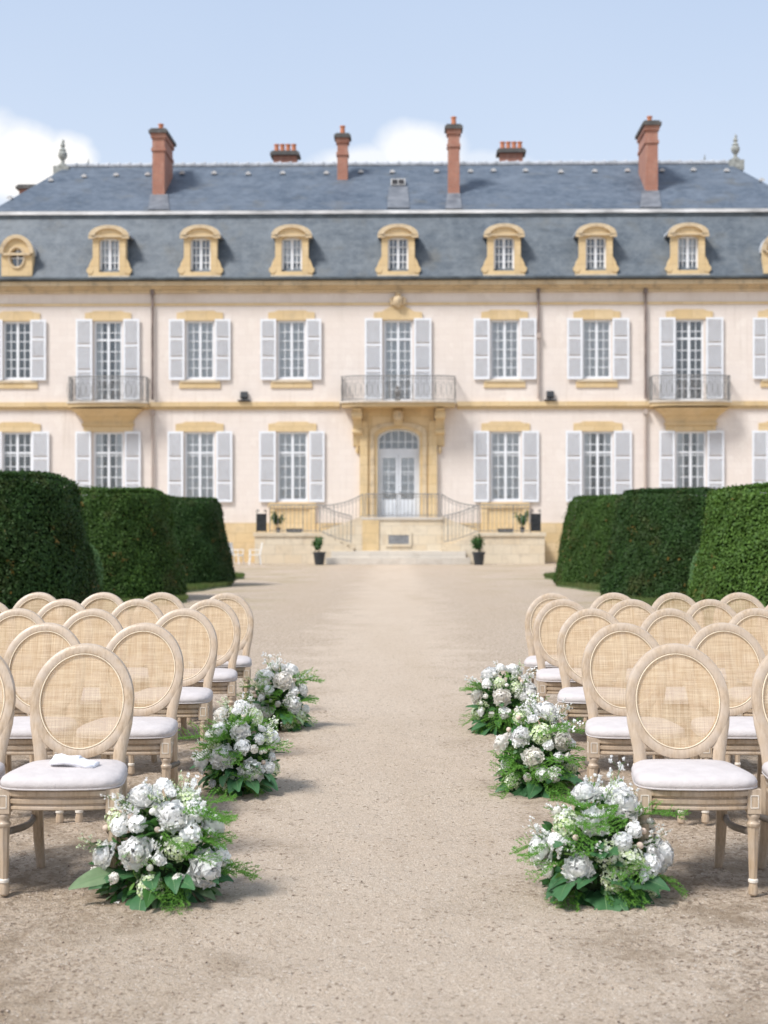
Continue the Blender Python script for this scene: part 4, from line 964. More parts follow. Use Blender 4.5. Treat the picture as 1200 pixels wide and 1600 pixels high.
def lawn(side):
    rr = np.random.RandomState(30+side); inner = []; outer_ = []
    ys = np.arange(17, 46.01, .5)
    def edge(y):
        e = 4.62+.28*math.sin(y*.78+.6)+.08*math.sin(y*2.3); 
        if y > 43.5: e += (y-43.5)**2*.18
        if y < 19: e += (19-y)**2*.25
        return e
    L = [(side*edge(y), y) for y in ys]; Rr = [(side*12, y) for y in ys]
    vs = []; fs = []
    for (a, y), (b2, _) in zip(L, Rr): vs += [(a, y, -.02), (a+side*.10, y, .07), (b2, y, .09), (b2+side*.15, y, -.02)]
    for k in range(len(L)-1):
        for j in range(3): q = (4*k+j, 4*k+j+1, 4*k+j+5, 4*k+j+4); fs.append(q if side > 0 else q[::-1])
    tag(MB().add(vs, fs).build('lawn', 'turf', smooth=True), kind='structure')
    n = 42000; y = 17.5+rr.rand(n)*28.3; e = np.array([edge(v) for v in y]); x = side*(e+.03+rr.rand(n)**1.8*3.2)
    h_ = .05+.07*rr.rand(n); w_ = .010; a = rr.rand(n)*6.28; dx, dy = np.cos(a)*w_, np.sin(a)*w_; lx, ly = rr.randn(n)*.03, rr.randn(n)*.03
    zb_ = np.full(n, .05)
    V = np.stack([np.stack([x-dx, y-dy, zb_], -1), np.stack([x+dx, y+dy, zb_], -1), np.stack([x+lx, y+ly, zb_+h_], -1)], 1).reshape(-1, 3)
    o = link('grass', npmesh('grass', V, np.arange(3*n).reshape(-1, 3), 'grass_blade'))
    tag(o, 'short grass verge under the %s row of clipped yews' % ('left' if side < 0 else 'right'), 'grass', kind='stuff')
lawn(-1); lawn(1)

# ------------------------------------------------------------------ chairs
def outline(sc_=1.0, n=40, inset=0, wf=.255, wb=.205, d=.235, bowf=.03, p=7):
    pts = []
    for k in range(n):
        a = 2*math.pi*k/n-math.pi/2; c_, s_ = math.cos(a), math.sin(a)
        x = math.copysign(abs(c_)**(2/p), c_); y = math.copysign(abs(s_)**(2/p), s_)
        w_ = wf+(wb-wf)*(y+1)/2
        pts.append((x*(w_-inset)*sc_, y*(d-inset)*sc_-(bowf*(1-x*x) if y < 0 else 0)*(-y)))
    return pts
def ring(z, inset, sc_=1.0, **k): return [(x, y, z) for x, y in outline(sc_, inset=inset, **k)]
LEAN = .20
def by(z): return .215+(z-.45)*LEAN+.25*max(0, z-.62)**2
chair_meshes = {}
# seat frame with reeded mouldings
mb = MB(); prof = [(.352, .040), (.352, .020), (.357, .013), (.366, .013), (.371, .022), (.376, .022), (.381, .012), (.396, .010), (.401, .021), (.406, .021), (.411, .008), (.430, .006), (.436, .014)]
mb.loft([ring(z, i) for z, i in prof]); chair_meshes['seat_frame'] = mb.mesh('seat_frame', 'limed_oak', True)
mb = MB(); cu = [(.437, .02, 1), (.438, .000, 1), (.447, -.008, 1), (.462, -.009, 1), (.476, -.002, 1), (.487, .016, 1)]
rings = [ring(z, i, p=5) for z, i, s_ in cu]
for f in (.8, .6, .4, .2, .03): rings.append([(x*f, y*f, .487+.020*(1-f**1.6)) for x, y, z in ring(0, .018, p=5)])
mb.loft(rings); chair_meshes['cushion'] = mb.mesh('cushion', 'linen', 'all')
mb = MB().tube(ring(.441, -.006, p=5), .0042, 6, closed=True, up=(0, 0, 1)); chair_meshes['piping'] = mb.mesh('piping', 'linen', 'all')
# front leg (origin at its foot)
mb = MB().use('limed_oak').box(-.027, .027, -.027, .027, .338, .436)
mb.lathe([(.012, 0), (.0195, .008), (.0205, .030), (.0175, .042), (.0165, .052)], 16)
mb.use('wood_lime').lathe([(.0165, .052), (.0205, .056), (.0205, .066), (.0165, .070)], 16)
mb.use('limed_oak').lathe([(.0168, .070), (.0185, .12), (.0215, .22), (.0235, .280)], 16, flute=.10)
mb.lathe([(.0235, .280), (.0275, .286), (.0275, .296), (.0215, .302), (.0205, .312), (.0265, .322), (.0265, .332), (.022, .338)], 16)
mb.use('wood_lime')
for s_ in (0, 1):
    mx = Matrix.Rotation(R(90)*s_, 4, 'Z')
    for xs_ in (1, -1):
        q = .0272*xs_
        y0_, y1_ = sorted((q, q+.0018*xs_))
        mb.box(-.017, .017, y0_, y1_, .360, .3635, mx).box(-.017, .017, y0_, y1_, .410, .4135, mx).box(-.017, -.0135, y0_, y1_, .3635, .410, mx).box(.0135, .017, y0_, y1_, .3635, .410, mx)
chair_meshes['front_leg'] = mb.mesh('leg', None, True)
mb = MB().tube([(0, 0, .42), (0, .004, .34), (0, .016, .24), (0, .042, .12), (0, .085, 0)], [.028, .027, .025, .023, .020], 8, sx=.9)
chair_meshes['rear_leg'] = mb.mesh('leg', 'limed_oak', True)
# oval back: ring plus the two swept posts as one piece
def oval(a, b, n=56, dy=0, zc=.735): return [(a*math.sin(2*math.pi*k/n), by(zc+b*math.cos(2*math.pi*k/n))+dy, zc+b*math.cos(2*math.pi*k/n)) for k in range(n)]
A_, B_ = .2065, .226
mb = MB(); n = 64; sec = [(-.0215, -.004), (-.0185, -.014), (-.008, -.0175), (.008, -.0175), (.0185, -.014), (.0215, -.004), (.0215, .010), (.014, .016), (-.014, .016), (-.0215, .010)]
vs = []; fs = []
for k in range(n):
    a = 2*math.pi*k/n; s_, c_ = math.sin(a), math.cos(a); nl = math.hypot(s_/A_, c_/B_); nx_, nz_ = s_/A_/nl, c_/B_/nl
    for o1, o2 in sec: x, z = A_*s_+nx_*o1, .735+B_*c_+nz_*o1; vs.append((x, by(z)+o2, z))
q = len(sec)
for k in range(n):
    for j in range(q): fs.append((k*q+j, k*q+(j+1) % q, ((k+1) % n)*q+(j+1) % q, ((k+1) % n)*q+j))
mb.add(vs, fs)
for s_ in (-1, 1):
    pts = [(.172, .40), (.171, .455), (.172, .50), (.178, .545), (.189, .59), (.2015, .64), (.2085, .69), (.209, .735)]
    rr_ = [.0275, .0275, .0285, .0290, .0265, .023, .0195, .014]
    mb.tube([(s_*x, by(z)+.001, z) for x, z in pts], rr_, 10, sx=.66)
    # web between post and ring
    mb.tube([(s_*.150, by(.53)+.001, .530), (s_*.165, by(.555)+.001, .555), (s_*.185, by(.6)+.001, .6)], [.016, .022, .014], 8, sx=.6)
chair_meshes['back_frame'] = mb.mesh('back_frame', 'limed_oak', True)
mb = MB().tube(oval(A_-.0235, B_-.0235, dy=-.013), .0034, 6, closed=True).tube(oval(A_-.0235, B_-.0235, dy=.012), .0034, 6, closed=True)
chair_meshes['bead'] = mb.mesh('bead', 'wood_bead', 'all')
vs = []; fs = []; n = 48
for j, f in enumerate((1, .8, .6, .4, .2)):
    for k in range(n):
        a = 2*math.pi*k/n; x, z = (A_-.021)*f*math.sin(a), .735+(B_-.021)*f*math.cos(a); vs.append((x, by(z)-.004+.006*(1-f*f), z))
for j in range(4):
    for k in range(n): fs.append((j*n+k, (j+1)*n+k, (j+1)*n+(k+1) % n, j*n+(k+1) % n))
vs.append((0, by(.735)+.002, .735)); fs += [(4*n+k, 5*n, 4*n+(k+1) % n) for k in range(n)]
chair_meshes['cane_panel'] = MB().add(vs, fs).mesh('cane_panel', 'cane', 'all')
st = [(.012*math.sin(f*math.pi)*-2.2, -.205+f*.45, .262-.028*f-.006*math.sin(f*math.pi)) for f in [k/8 for k in range(9)]]
chair_meshes['stretcher'] = MB().tube(st, .0125, 8, sx=1.25, up=(0, 0, 1)).mesh('stretcher', 'shaded_wood', True)
def chair(x, y, rz, label, sc_=1.0):
    c = chair_meshes; o = empty('cane_back_chair', (x, y, 0), rz); tag(o, label, 'chair', 'oval cane-back chairs in rows either side of the aisle')
    if abs(sc_-1) > 1e-6: o.scale = (sc_,)*3
    link('seat_frame', c['seat_frame'], o); cu = link('cushion', c['cushion'], o); link('piping', c['piping'], cu)
    bf = link('backrest_frame', c['back_frame'], o); link('cane_panel', c['cane_panel'], bf); link('bead', c['bead'], bf)
    for s_ in (-1, 1):
        link('leg', c['front_leg'], o, (s_*.222, -.205, 0)); link('leg', c['rear_leg'], o, (s_*.182, .200, 0)).scale = (1, 1, 1)
        so_ = link('stretcher', c['stretcher'], o, (s_*.205, 0, 0)); so_.scale = (s_, 1, 1)
    return o
FR = [5.74, 7.159, 8.60, 9.83, 10.88]
rown = ['front row', 'second row', 'third row', 'fourth row', 'rear row']
coln = ['seat beside the aisle', 'second seat from the aisle', 'third seat from the aisle', 'fourth seat from the aisle']
LX = [[-1.372, -1.905], [-1.374, -1.912], [-1.373, -1.942, -2.43], [-1.352, -1.891, -2.44, -2.97], [-1.356, -1.887, -2.385, -2.913]]
RX = [[1.245, 1.815], [1.238, 1.80], [1.26, 1.80, 2.33], [1.245, 1.756, 2.333, 2.87], [1.262, 1.764, 2.29, 2.80]]
for side, T in (('left', LX), ('right', RX)):
    for r_, row in enumerate(T):
        for c_, x in enumerate(row):
            lb = 'oval cane-back chair, %s of the %s block, %s' % (rown[r_], side, coln[c_])
            if side == 'left' and r_ == 0 and c_ == 0: lb = 'oval cane-back chair holding a folded napkin, front row of the left block, beside the aisle'
            rz = random.uniform(-.06, .06)+(.05 if (side, r_, c_) == ('left', 0, 0) else 0)
            if (side, r_, c_) == ('right', 0, 0): rz = -.02
            if (side, r_, c_) == ('left', 0, 0): rz = .02
            y = FR[r_]+.265+(random.uniform(-.04, .04) if c_ else 0)
            if r_ == 4 and c_: y += .1 if side == 'left' else .05
            chair(x, y, rz, lb, random.choice((1.0, 1.0, 1.0)))
# folded napkin on the nearest left seat
rings = []
for k in range(15):
    f = k/14; x = -.092+.184*f; t_ = .75+.25*math.sin(f*math.pi)+.10*math.sin(f*13); hh_ = (.040 if f < .58 else .033)*t_+.003*math.sin(f*31); wd_ = .052*(.9+.1*math.cos(f*9))
    rings.append([(x, wd_*math.cos(a)*(1 if math.cos(a) > 0 else 1.05)+.006*math.sin(f*7), hh_*(.5+.5*math.copysign(abs(math.sin(a))**.7, math.sin(a)))) for a in [q*2*math.pi/18 for q in range(18)]])
nk = MB().loft(rings)
nk.tube([(-.088, -.05, .018), (-.03, -.057, .030), (.02, -.052, .026), (.06, -.055, .018), (.09, -.048, .014)], [.010, .012, .010, .012, .008], 8)
nk.loft([[(x, yy_, zz_) for yy_, zz_ in ((-.045, .028), (.0, .046+.004*math.sin(x*80)), (.045, .03), (.04, .02), (-.04, .02))] for x in (-.09, -.06, -.03, 0, .02)])
o = nk.build('folded_napkin', 'napkin_cloth', smooth='all'); o.location = (-1.340, 5.74+.265-.035, .497); o.rotation_euler = (R(2), R(4), R(-4))
tag(o, 'folded white napkin lying on the cushion of the nearest left chair', 'napkin')

# ------------------------------------------------------------------ flowers
def rnd(a, b): return random.uniform(a, b)
def petal_geo(mb, mx, L, W, cup, curl, ruffle=.0, nu=4, nv=5):
    vs = []
    for j in range(nv+1):
        f = j/nv; w_ = W*(math.sin(math.pi*min(1, .12+f*.80))**.75)*(1-.25*(f > .95))
        for i in range(nu+1):
            g = i/nu*2-1; x = g*w_/2; y = L*f
            z = cup*(1-(1-g*g))*W*.8*(.4+f)+curl*L*f*f+ruffle*L*math.sin(g*6+f*5+L*900)*f
            y -= .18*L*g*g*f*(f > .8)
            vs.append((x, y, z))
    fs = []
    for j in range(nv):
        for i in range(nu): a = j*(nu+1)+i; fs.append((a, a+1, a+nu+2, a+nu+1))
    mb.add(vs, fs, mx)
def peony(seed, r_=.058, openness=1.0, mat='petal_white', layers=((9, 1.0, 6), (10, .96, 24), (9, .88, 42), (9, .78, 58), (8, .62, 74), (6, .48, 84))):
    random.seed(seed); mb = MB().use(mat)
    for q, (cnt, ln, el) in enumerate(layers):
        for k in range(cnt):
            a = 2*math.pi*(k+rnd(-.25, .25))/cnt+q*.5; e = R(el*openness+rnd(-9, 9))
            mx = Matrix.Rotation(a, 4, 'Z') @ Matrix.Translation((0, .004, .002*q)) @ Matrix.Rotation(e, 4, 'X')
            petal_geo(mb, mx, r_*ln*rnd(.85, 1.12), r_*rnd(.8, 1.05), .20+.06*q, rnd(.10, .30) if q > 1 else rnd(-.05, .22), .028, 4, 5)
    return mb.mesh('peony', None, 'all')
def floret_ball(seed, r_=.05, cnt=70, fl=.012, mat='petal_white', petals=5, dome=-.2, name='blossom_cluster'):
    random.seed(seed); mb = MB().use(mat); gold = math.pi*(3-math.sqrt(5))
    for k in range(cnt):
        z = 1-(1-dome)*(k+.5)/cnt; rr_ = math.sqrt(max(0, 1-z*z)); a = k*gold+rnd(-.2, .2)
        d = Vector((rr_*math.cos(a), rr_*math.sin(a), z)).normalized(); p = d*r_*rnd(.84, 1.1)
        q = (d+Vector((rnd(-.3, .3), rnd(-.3, .3), rnd(-.3, .3)))).to_track_quat('Z', 'Y').to_matrix().to_4x4()
        mx = Matrix.Translation(p) @ q @ Matrix.Rotation(rnd(0, 6), 4, 'Z')
        for j in range(petals):
            m2_ = mx @ Matrix.Rotation(2*math.pi*j/petals, 4, 'Z') @ Matrix.Rotation(R(rnd(5, 35)), 4, 'X'); s_ = fl*rnd(.8, 1.2)
            mb.add([(0, 0, 0), (s_*.5, s_*.6, s_*.1), (s_*.32, s_*1.08, s_*.0), (-s_*.32, s_*1.08, s_*.0), (-s_*.5, s_*.6, s_*.1)], [(0, 1, 2, 3, 4)], m2_)
    return mb.mesh(name, None)
def leaf_geo(mb, mx, L, W, bend=.6, lobes=0, fold=.25, nv=9, nu=6, wave=.0):
    vs = []
    for j in range(nv+1):
        f = j/nv; w_ = W*(math.sin(math.pi*(f**.8)*.97+.02))**.9
        if lobes: w_ *= 1+.28*math.sin(f*math.pi*lobes*2)
        w_ = max(w_, .0015)
        ang = bend*f; y = L*(math.sin(ang)/bend if abs(bend) > .01 else f); zc = -L*((1-math.cos(ang))/bend if abs(bend) > .01 else 0)
        for i in range(nu+1):
            g = i/nu*2-1; sp_ = abs(g)*.12*L*(1-f)
            z = zc+fold*abs(g)*w_*.5-.10*g*g*w_+wave*W*math.sin(f*14+g*2)*abs(g)+.022*W*math.cos((f*8-abs(g)*1.2)*2*math.pi)*abs(g)
            vs.append((g*w_/2, y+sp_, z))
    fs = []
    for j in range(nv):
        for i in range(nu): a = j*(nu+1)+i; fs.append((a, a+1, a+nu+2, a+nu+1))
    mb.add(vs, fs, mx)
def fern(seed, L=.2, mat='fern_leaf'):
    """asparagus fern spray along +Y, drooping"""
    random.seed(seed); rr = np.random.RandomState(seed); pts = []; dirs = []; st = MB()
    main = [(0.02*math.sin(f*5), L*f, .05*L*math.sin(f*3)-.35*L*f*f) for f in [k/8 for k in range(9)]]
    allp = [main]
    for k in range(22):
        f = .12+.85*k/22; i = min(7, int(f*8)); b0 = Vector(main[i]).lerp(Vector(main[i+1]), f*8-i); s_ = 1 if k % 2 else -1; l_ = L*.36*math.sin(math.pi*(f*.75+.15))
        allp.append([b0, b0+Vector((s_*l_*.6, l_*.4, rnd(-.1, .2)*l_)), b0+Vector((s_*l_*.9, l_*.9, rnd(-.3, .2)*l_))])
    for P_ in allp:
        P_ = [Vector(p) for p in P_]; ln = sum((P_[i+1]-P_[i]).length for i in range(len(P_)-1)); cnt = int(ln/.0021)
        for q in range(cnt):
            f = rr.rand()*(len(P_)-1); i = min(int(f), len(P_)-2); p = P_[i].lerp(P_[i+1], f-i); pts.append(p); 
            d = (P_[i+1]-P_[i]).normalized()*.6+Vector(rr.randn(3)*.6); dirs.append(d.normalized())
    pts = np.array([tuple(p) for p in pts]); d = np.array([tuple(p) for p in dirs]); n_ = len(pts)
    s_ = np.cross(d, rr.randn(n_, 3)); s_ /= np.linalg.norm(s_, axis=1)[:, None]; l_ = (.008+.008*rr.rand(n_, 1)); w_ = .0016
    V = np.stack([pts-s_*w_, pts+s_*w_, pts+d*l_], 1).reshape(-1, 3)
    V2 = []; F = np.arange(3*n_).reshape(-1, 3)
    me = npmesh('fern_spray', V, F, mat); return me
def pinnate(seed, L=.16, mat='mid_leaf', n_=14):
    random.seed(seed); mb = MB().use(mat)
    for k in range(n_):
        f = .08+.9*k/n_; y = L*f; z = -.3*L*f*f
        for s_ in (-1, 1):
            mx = Matrix.Translation((0, y, z)) @ Matrix.Rotation(-s_*R(62), 4, 'Z') @ Matrix.Rotation(R(rnd(-12, 6)), 4, 'X')
            leaf_geo(mb, mx, L*.33*math.sin(math.pi*(f*.8+.12)), L*.075, .3, 0, .1, 4, 2)
    mb.tube([(0, L*f, -.3*L*f*f) for f in [k/6 for k in range(7)]], .0012, 4)
    return mb.mesh('fern_frond', None, 'all')
def sprig(seed, L=.13, mat='petal_white', leafm='light_leaf'):
    """branching stem with tiny white bells"""
    random.seed(seed); mb = MB()
    tips = []
    mb.use('stem').tube([(0, 0, 0), (rnd(-.01, .01), L*.5, .01), (rnd(-.02, .02), L, .005)], .0013, 4)
    for k in range(11):
        f = .35+.65*k/11; a = rnd(0, 6.28); b0 = Vector((0, L*f, .008)); e = b0+Vector((math.cos(a)*.026, rnd(.0, .03), math.sin(a)*.026)); mb.use('stem').tube([b0, e], .0008, 3)
        tips.append(e)
    for e in tips+[Vector((0, L, .005))]:
        mb.use(mat)
        for q in range(random.choice((2, 3, 4))):
            c_ = e+Vector((rnd(-.009, .009), rnd(-.009, .009), rnd(-.009, .009))); s_ = rnd(.0045, .0085)
            for j in range(5):
                mx = Matrix.Translation(c_) @ Euler((rnd(-.6, .6), rnd(-.6, .6), j*1.2566+rnd(-.2, .2))).to_matrix().to_4x4() @ Matrix.Rotation(R(30), 4, 'X')
                mb.add([(0, 0, 0), (s_*.5, s_*.6, 0), (0, s_*1.2, 0), (-s_*.5, s_*.6, 0)], [(0, 1, 2, 3)], mx)
    mb.use(leafm)
    for k in range(9):
        mx = Matrix.Translation((0, L*rnd(.1, .8), .004)) @ Euler((rnd(-.5, .5), rnd(-.5, .5), rnd(-1.6, 1.6))).to_matrix().to_4x4()
        leaf_geo(mb, mx, rnd(.02, .035), .008, .3, 0, .1, 4, 2)
    return mb.mesh('blossom_sprig', None, 'all')
def bud(seed, mat='petal_blush'):
    random.seed(seed); mb = MB().use(mat).lathe([(.003, -.010), (.011, -.004), (.0135, .004), (.010, .012), (.003, .016)], 12).use('light_leaf')
    for k in range(4): leaf_geo(mb, Matrix.Rotation(k*1.57, 4, 'Z') @ Matrix.Translation((0, .002, -.010)) @ Matrix.Rotation(R(55), 4, 'X'), .018, .010, -.9, 0, 0, 4, 2)
    return mb.mesh('flower_bud', None, 'all')
FP = [peony(100+k, .060, [1, .9, 1.05, 1.1][k], ['petal_white', 'petal_white', 'petal_white', 'petal_cream'][k]) for k in range(4)]
FR_ = [peony(120+k, .034, 1.25, ['petal_white', 'petal_cream'][k], ((6, 1.0, 38), (7, .95, 55), (6, .85, 68), (6, .7, 78), (5, .55, 86))) for k in range(2)]
FB = [floret_ball(130+k, .036, 34, .0135, 'petal_white', 5, -.1) for k in range(3)]
FV = [floret_ball(140+k, .043, 95, .0085, 'petal_green', 4, -.5, 'snowball_bloom') for k in range(3)]
FF = [fern(150+k, [.22, .18, .26][k]) for k in range(3)]
FN = [pinnate(160+k, .17+.03*k, ['mid_leaf', 'light_leaf'][k % 2]) for k in range(2)]
FS = [sprig(170+k, .13+.02*k) for k in range(3)]+[sprig(175, .15, 'petal_green', 'sage_leaf')]
FU = [bud(180), bud(181, 'petal_cream')]
def bigleaf(seed, L, W, lobes, bend, mat):
    random.seed(seed); mb = MB(); leaf_geo(mb, Matrix.Identity(4), L, W, bend, lobes, .22, 14 if lobes else 10, 6, .05 if lobes else .02)
    mb2 = MB().use(mat); mb2.add(mb.v, mb.f); mb2.use('rib_pale'); q = 7; nvv = len(mb.v)//7
    for k in range(nvv-2):
        a, b2 = Vector(mb.v[k*7+3]), Vector(mb.v[(k+1)*7+3]); w1, w2 = .0017*(1-k/nvv), .0017*(1-(k+1)/nvv); u_ = Vector((0, 0, .0012))
        mb2.add([a+u_-Vector((w1, 0, 0)), a+u_+Vector((w1, 0, 0)), b2+u_+Vector((w2, 0, 0)), b2+u_-Vector((w2, 0, 0))], [(0, 1, 2, 3)])
    return mb2.mesh('large_leaf', None, 'all')
FL = [bigleaf(190, .145, .056, 0, .9, 'big_leaf'), bigleaf(191, .165, .052, 0, .7, 'big_leaf'), bigleaf(192, .145, .080, 3, .7, 'big_leaf'), bigleaf(193, .13, .048, 0, 1.0, 'mid_leaf'), bigleaf(194, .15, .05, 0, .8, 'sage_leaf')]
def orient(d, roll=0):
    """rotation with local +Z along d"""
    return (d.normalized().to_track_quat('Z', 'Y').to_matrix().to_4x4() @ Matrix.Rotation(roll, 4, 'Z')).to_euler()
def orient_y(d, up=Vector((0, 0, 1)), roll=0):
    y = d.normalized(); x = y.cross(up); 
    if x.length < 1e-3: x = y.cross(Vector((0, 1, 0)))
    x.normalize(); z = x.cross(y); return (Matrix((x, y, z)).transposed().to_4x4() @ Matrix.Rotation(roll, 4, 'Y')).to_euler()
def arrangement(x, y, rx, ry, rz_, seed, label, lobed=False, peonies=7, lean=0.0, fern_az=(-2.9, -.2)):
    random.seed(seed); o = empty('flower_arrangement', (x, y, 0)); tag(o, label, 'flowers', 'white flower arrangements on the ground along the aisle')
    c0 = Vector((0, 0, .085))
    MB().lathe([(.055, 0), (.07, .06), (.073, .07), (.06, .07), (.05, .06), (.01, .055)], 14).build('bowl', 'pot_plastic', o, smooth=True)
    def surf(az, el, k=1.0):
        d = Vector((math.cos(el)*math.cos(az), math.cos(el)*math.sin(az), math.sin(el)))
        p = Vector((d.x*rx*k, d.y*ry*k, d.z*rz_*k))+c0; p.x += lean*max(0, p.z); n_ = Vector((d.x/rx, d.y/ry, d.z/rz_)).normalized()
        return p, n_
    placed = []
    def spot(rad, el0, el1, tries=60, az0=-math.pi, az1=math.pi, k=1.0):
        best = None
        for _ in range(tries):
            az = rnd(az0, az1); el = R(rnd(el0, el1)); p, n_ = surf(az, el, k)
            if p.z < rad*.8: continue
            dd = min([(p-q).length-(rad+r2)*.9 for q, r2 in placed], default=1)
            if best is None or dd > best[0]: best = (dd, p, n_)
            if dd > 0: break
        placed.append((best[1], rad)); return best[1], best[2]
    front = (-math.pi*.97, -.03)          # azimuths that face the viewer / aisle side
    for k in range(peonies):
        f = front if k < peonies*.72 else (-math.pi, math.pi)
        p, n_ = spot(.074, 4, 78, 60, *f, k=.93); link('peony', random.choice(FP), o, p, orient(n_+Vector((rnd(-.25, .25), rnd(-.25, .25), .15)), rnd(0, 6)), rnd(1.1, 1.5))
    for k in range(5):
        p, n_ = spot(.046, -8, 70, 60, *(front if k < 4 else (-math.pi, math.pi)), k=.96); link('snowball_bloom', random.choice(FV), o, p, orient(n_, rnd(0, 6)), rnd(.95, 1.3))
    for k in range(6):
        p, n_ = spot(.034, -5, 80, 60, *(front if k < 5 else (-math.pi, math.pi)), k=.98); link('small_rose', random.choice(FR_), o, p, orient(n_+Vector((0, 0, .2)), rnd(0, 6)), rnd(1.0, 1.4))
    for k in range(6):
        p, n_ = spot(.036, 0, 88, 60, *(front if k < 7 else (-math.pi, math.pi)), k=1.02); link('blossom_cluster', random.choice(FB), o, p, orient(n_+Vector((0, 0, .3)), rnd(0, 6)), rnd(.75, 1.25))
    for k in range(6):
        p, n_ = spot(.012, 2, 60, 20, *(front if k < 5 else (-math.pi, math.pi)), k=1.05); link('flower_bud', random.choice(FU), o, p, orient(n_+Vector((0, 0, .3)), rnd(0, 6)), rnd(.9, 1.3))
    # sprigs reaching out of the mound
    for k in range(15):
        az = rnd(*front) if k < 10 else rnd(-math.pi, math.pi); el = R(rnd(10, 85)); p, n_ = surf(az, el, .74); d = n_+Vector((rnd(-.3, .3), rnd(-.3, .3), rnd(.1, .6)))
        link('blossom_sprig', random.choice(FS), o, p, orient_y(d, roll=rnd(-1, 1)), rnd(.8, 1.25))
    # asparagus fern
    for k in range(13):
        az = rnd(*fern_az) if k < 10 else rnd(-math.pi, math.pi); el = R(rnd(-5, 70)); p, n_ = surf(az, el, .7); d = Vector((n_.x, n_.y, n_.z*.6+rnd(-.25, .3)))
        link('fern_spray', random.choice(FF), o, p, orient_y(d, roll=rnd(-.6, .6)), rnd(.7, 1.1))
    for k in range(5):
        az = rnd(*fern_az); p, n_ = surf(az, R(rnd(-12, 20)), .75); link('fern_spray', random.choice(FF), o, p, orient_y(Vector((n_.x, n_.y, rnd(-.25, .05))), roll=rnd(-.4, .4)), rnd(.65, .9))
    for k in range(6):
        az = rnd(-math.pi, math.pi); el = R(rnd(15, 70)); p, n_ = surf(az, el, .66); d = Vector((n_.x, n_.y, n_.z*.7+.1)); link('fern_frond', random.choice(FN), o, p, orient_y(d, roll=rnd(-.5, .5)), rnd(.7, 1.0))
    # large leaves spread around the foot
    for k in range(44):
        lay = random.choice((0, 0, 1, 2, 2)); az = -math.pi+2*math.pi*(k+rnd(-.8, .8))/26 if k < 26 else rnd(-2.9, -.25)
        d = Vector((math.cos(az+rnd(-.3, .3)), math.sin(az+rnd(-.3, .3)), (rnd(.1, .35), rnd(.4, .8), rnd(-.15, .05))[lay])); q = (rnd(.45, .7), rnd(.6, .8), rnd(.3, .62))[lay]
        st = Vector((math.cos(az)*rx*q, math.sin(az)*ry*q, (rnd(.06, .12), rnd(.12, .22), rnd(.02, .05))[lay]))
        me = random.choice([FL[2], FL[2], FL[1], FL[0]] if lobed else [FL[0], FL[1], FL[3], FL[1], FL[4]])
        link('large_leaf', me, o, st, orient_y(d, roll=rnd(-.7, .7)), rnd(1.2, 1.75) if abs(az+1.57) < .9 and lay != 1 else rnd(.85, 1.2))
    core = [[((rx*.60*q+.012*math.sin(a*5+zz_*60))*math.cos(a)+lean*zz_, (ry*.60*q+.012*math.cos(a*4+zz_*50))*math.sin(a), zz_) for a in [k2*2*math.pi/20 for k2 in range(20)]] for q, zz_ in ((.75, .0), (1.0, .05), (1.05, .12), (.95, .19), (.72, .27), (.35, .325), (.05, .34))]
    MB().loft(core).build('moss_core', 'moss', o, smooth='all')
    # inner filler leaves: one mass nobody could count
    mb = MB()
    for k in range(950):
        az = rnd(-math.pi, math.pi); el = math.asin(rnd(-.22, .98)); p, n_ = surf(az, el, rnd(.5, .95)); p.z = max(p.z, .015); d = n_+Vector((rnd(-.8, .8), rnd(-.8, .8), rnd(-.7, .7)))
        mb.use('mid_leaf' if random.random() < .6 else ('light_leaf' if random.random() < .55 else 'big_leaf'))
        leaf_geo(mb, Matrix.Translation(p) @ orient_y(d, roll=rnd(-2, 2)).to_matrix().to_4x4(), rnd(.03, .062), rnd(.013, .026), .5, 0, .2, 4, 2)
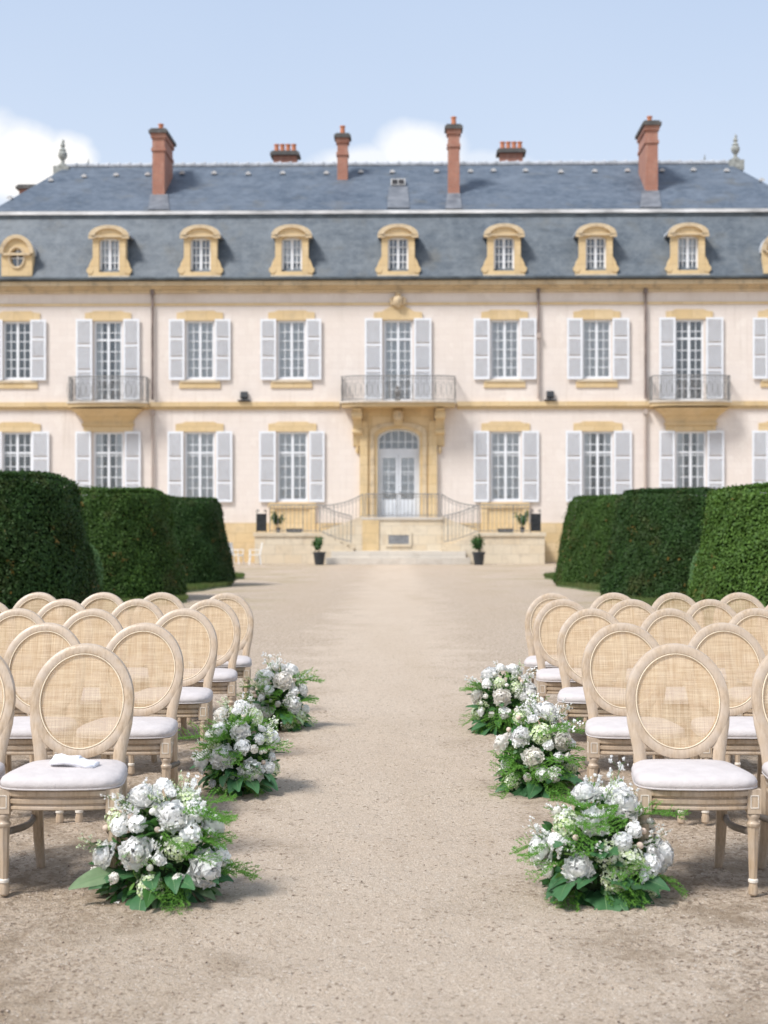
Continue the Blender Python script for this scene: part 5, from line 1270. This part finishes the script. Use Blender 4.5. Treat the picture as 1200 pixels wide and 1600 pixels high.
    f_ = mb.build('filler_foliage', None, o, smooth='all'); f_['kind'] = 'stuff'
    return o
arrangement(HX(252, 5.85), 5.85, .25, .21, .34, 41, 'lush mound of white peonies and asparagus fern beside the nearest left chair', False, 8, 0, (-1.3, .1))
arrangement(HX(374, 8.22), 8.22, .20, .22, .375, 42, 'white flowers over dark leaves, middle of the three mounds left of the aisle', False, 7)
arrangement(HX(434, 10.8), 10.8, .215, .22, .365, 43, 'pale flower mound beside the rear left chairs, farthest on the left', False, 7)
arrangement(HX(936, 5.86), 5.86, .235, .22, .34, 44, 'white peonies over broad lobed leaves beside the nearest right chair', True, 8)
arrangement(HX(838, 8.2), 8.2, .205, .22, .375, 45, 'white flowers with feathery fern, middle of the three mounds right of the aisle', True, 6)
arrangement(HX(787, 10.6), 10.6, .23, .22, .375, 46, 'green and white mound beside the rear right chairs, farthest on the right', False, 6)
# fallen petals and dead leaves on the gravel
random.seed(5)
pt = MB(); petal_geo(pt, Matrix.Identity(4), .03, .026, .3, .1); pme = pt.mesh('fallen_petal', 'petal_white', 'all')
for px, py, lb in ((527, 1390, None), (180, 1412, 'white petal fallen on the gravel in front of the nearest left flower mound'), (352, 1362, 'white petal fallen on the gravel to the right of the nearest left flower mound')):
    if lb: Y = FPX*H/(py-HY); tag(link('fallen_petal', pme, None, (HX(px, Y), Y, .004), (0, 0, rnd(0, 6))), lb, 'petal', 'petals fallen on the gravel')
dl = MB(); leaf_geo(dl, Matrix.Identity(4), .035, .012, .8, 0, .3, 5, 2); simple('dead_leaf', (.12, .07, .04), .8, 40, .3); dme = dl.mesh('dry_leaf', 'dead_leaf', 'all')
for px, py, lb in ((735, 1181, 'dry brown leaf on the aisle gravel left of the middle right flower mound'), (527, 1495, 'dry brown leaf on the open gravel near the bottom of the photo'), (960, 1446, 'dry brown leaf in front of the nearest right flower mound')):
    Y = FPX*H/(py-HY); tag(link('dry_leaf', dme, None, (HX(px, Y), Y, .006), (0, 0, rnd(-2, -1))), lb, 'leaf', 'dry leaves on the gravel')
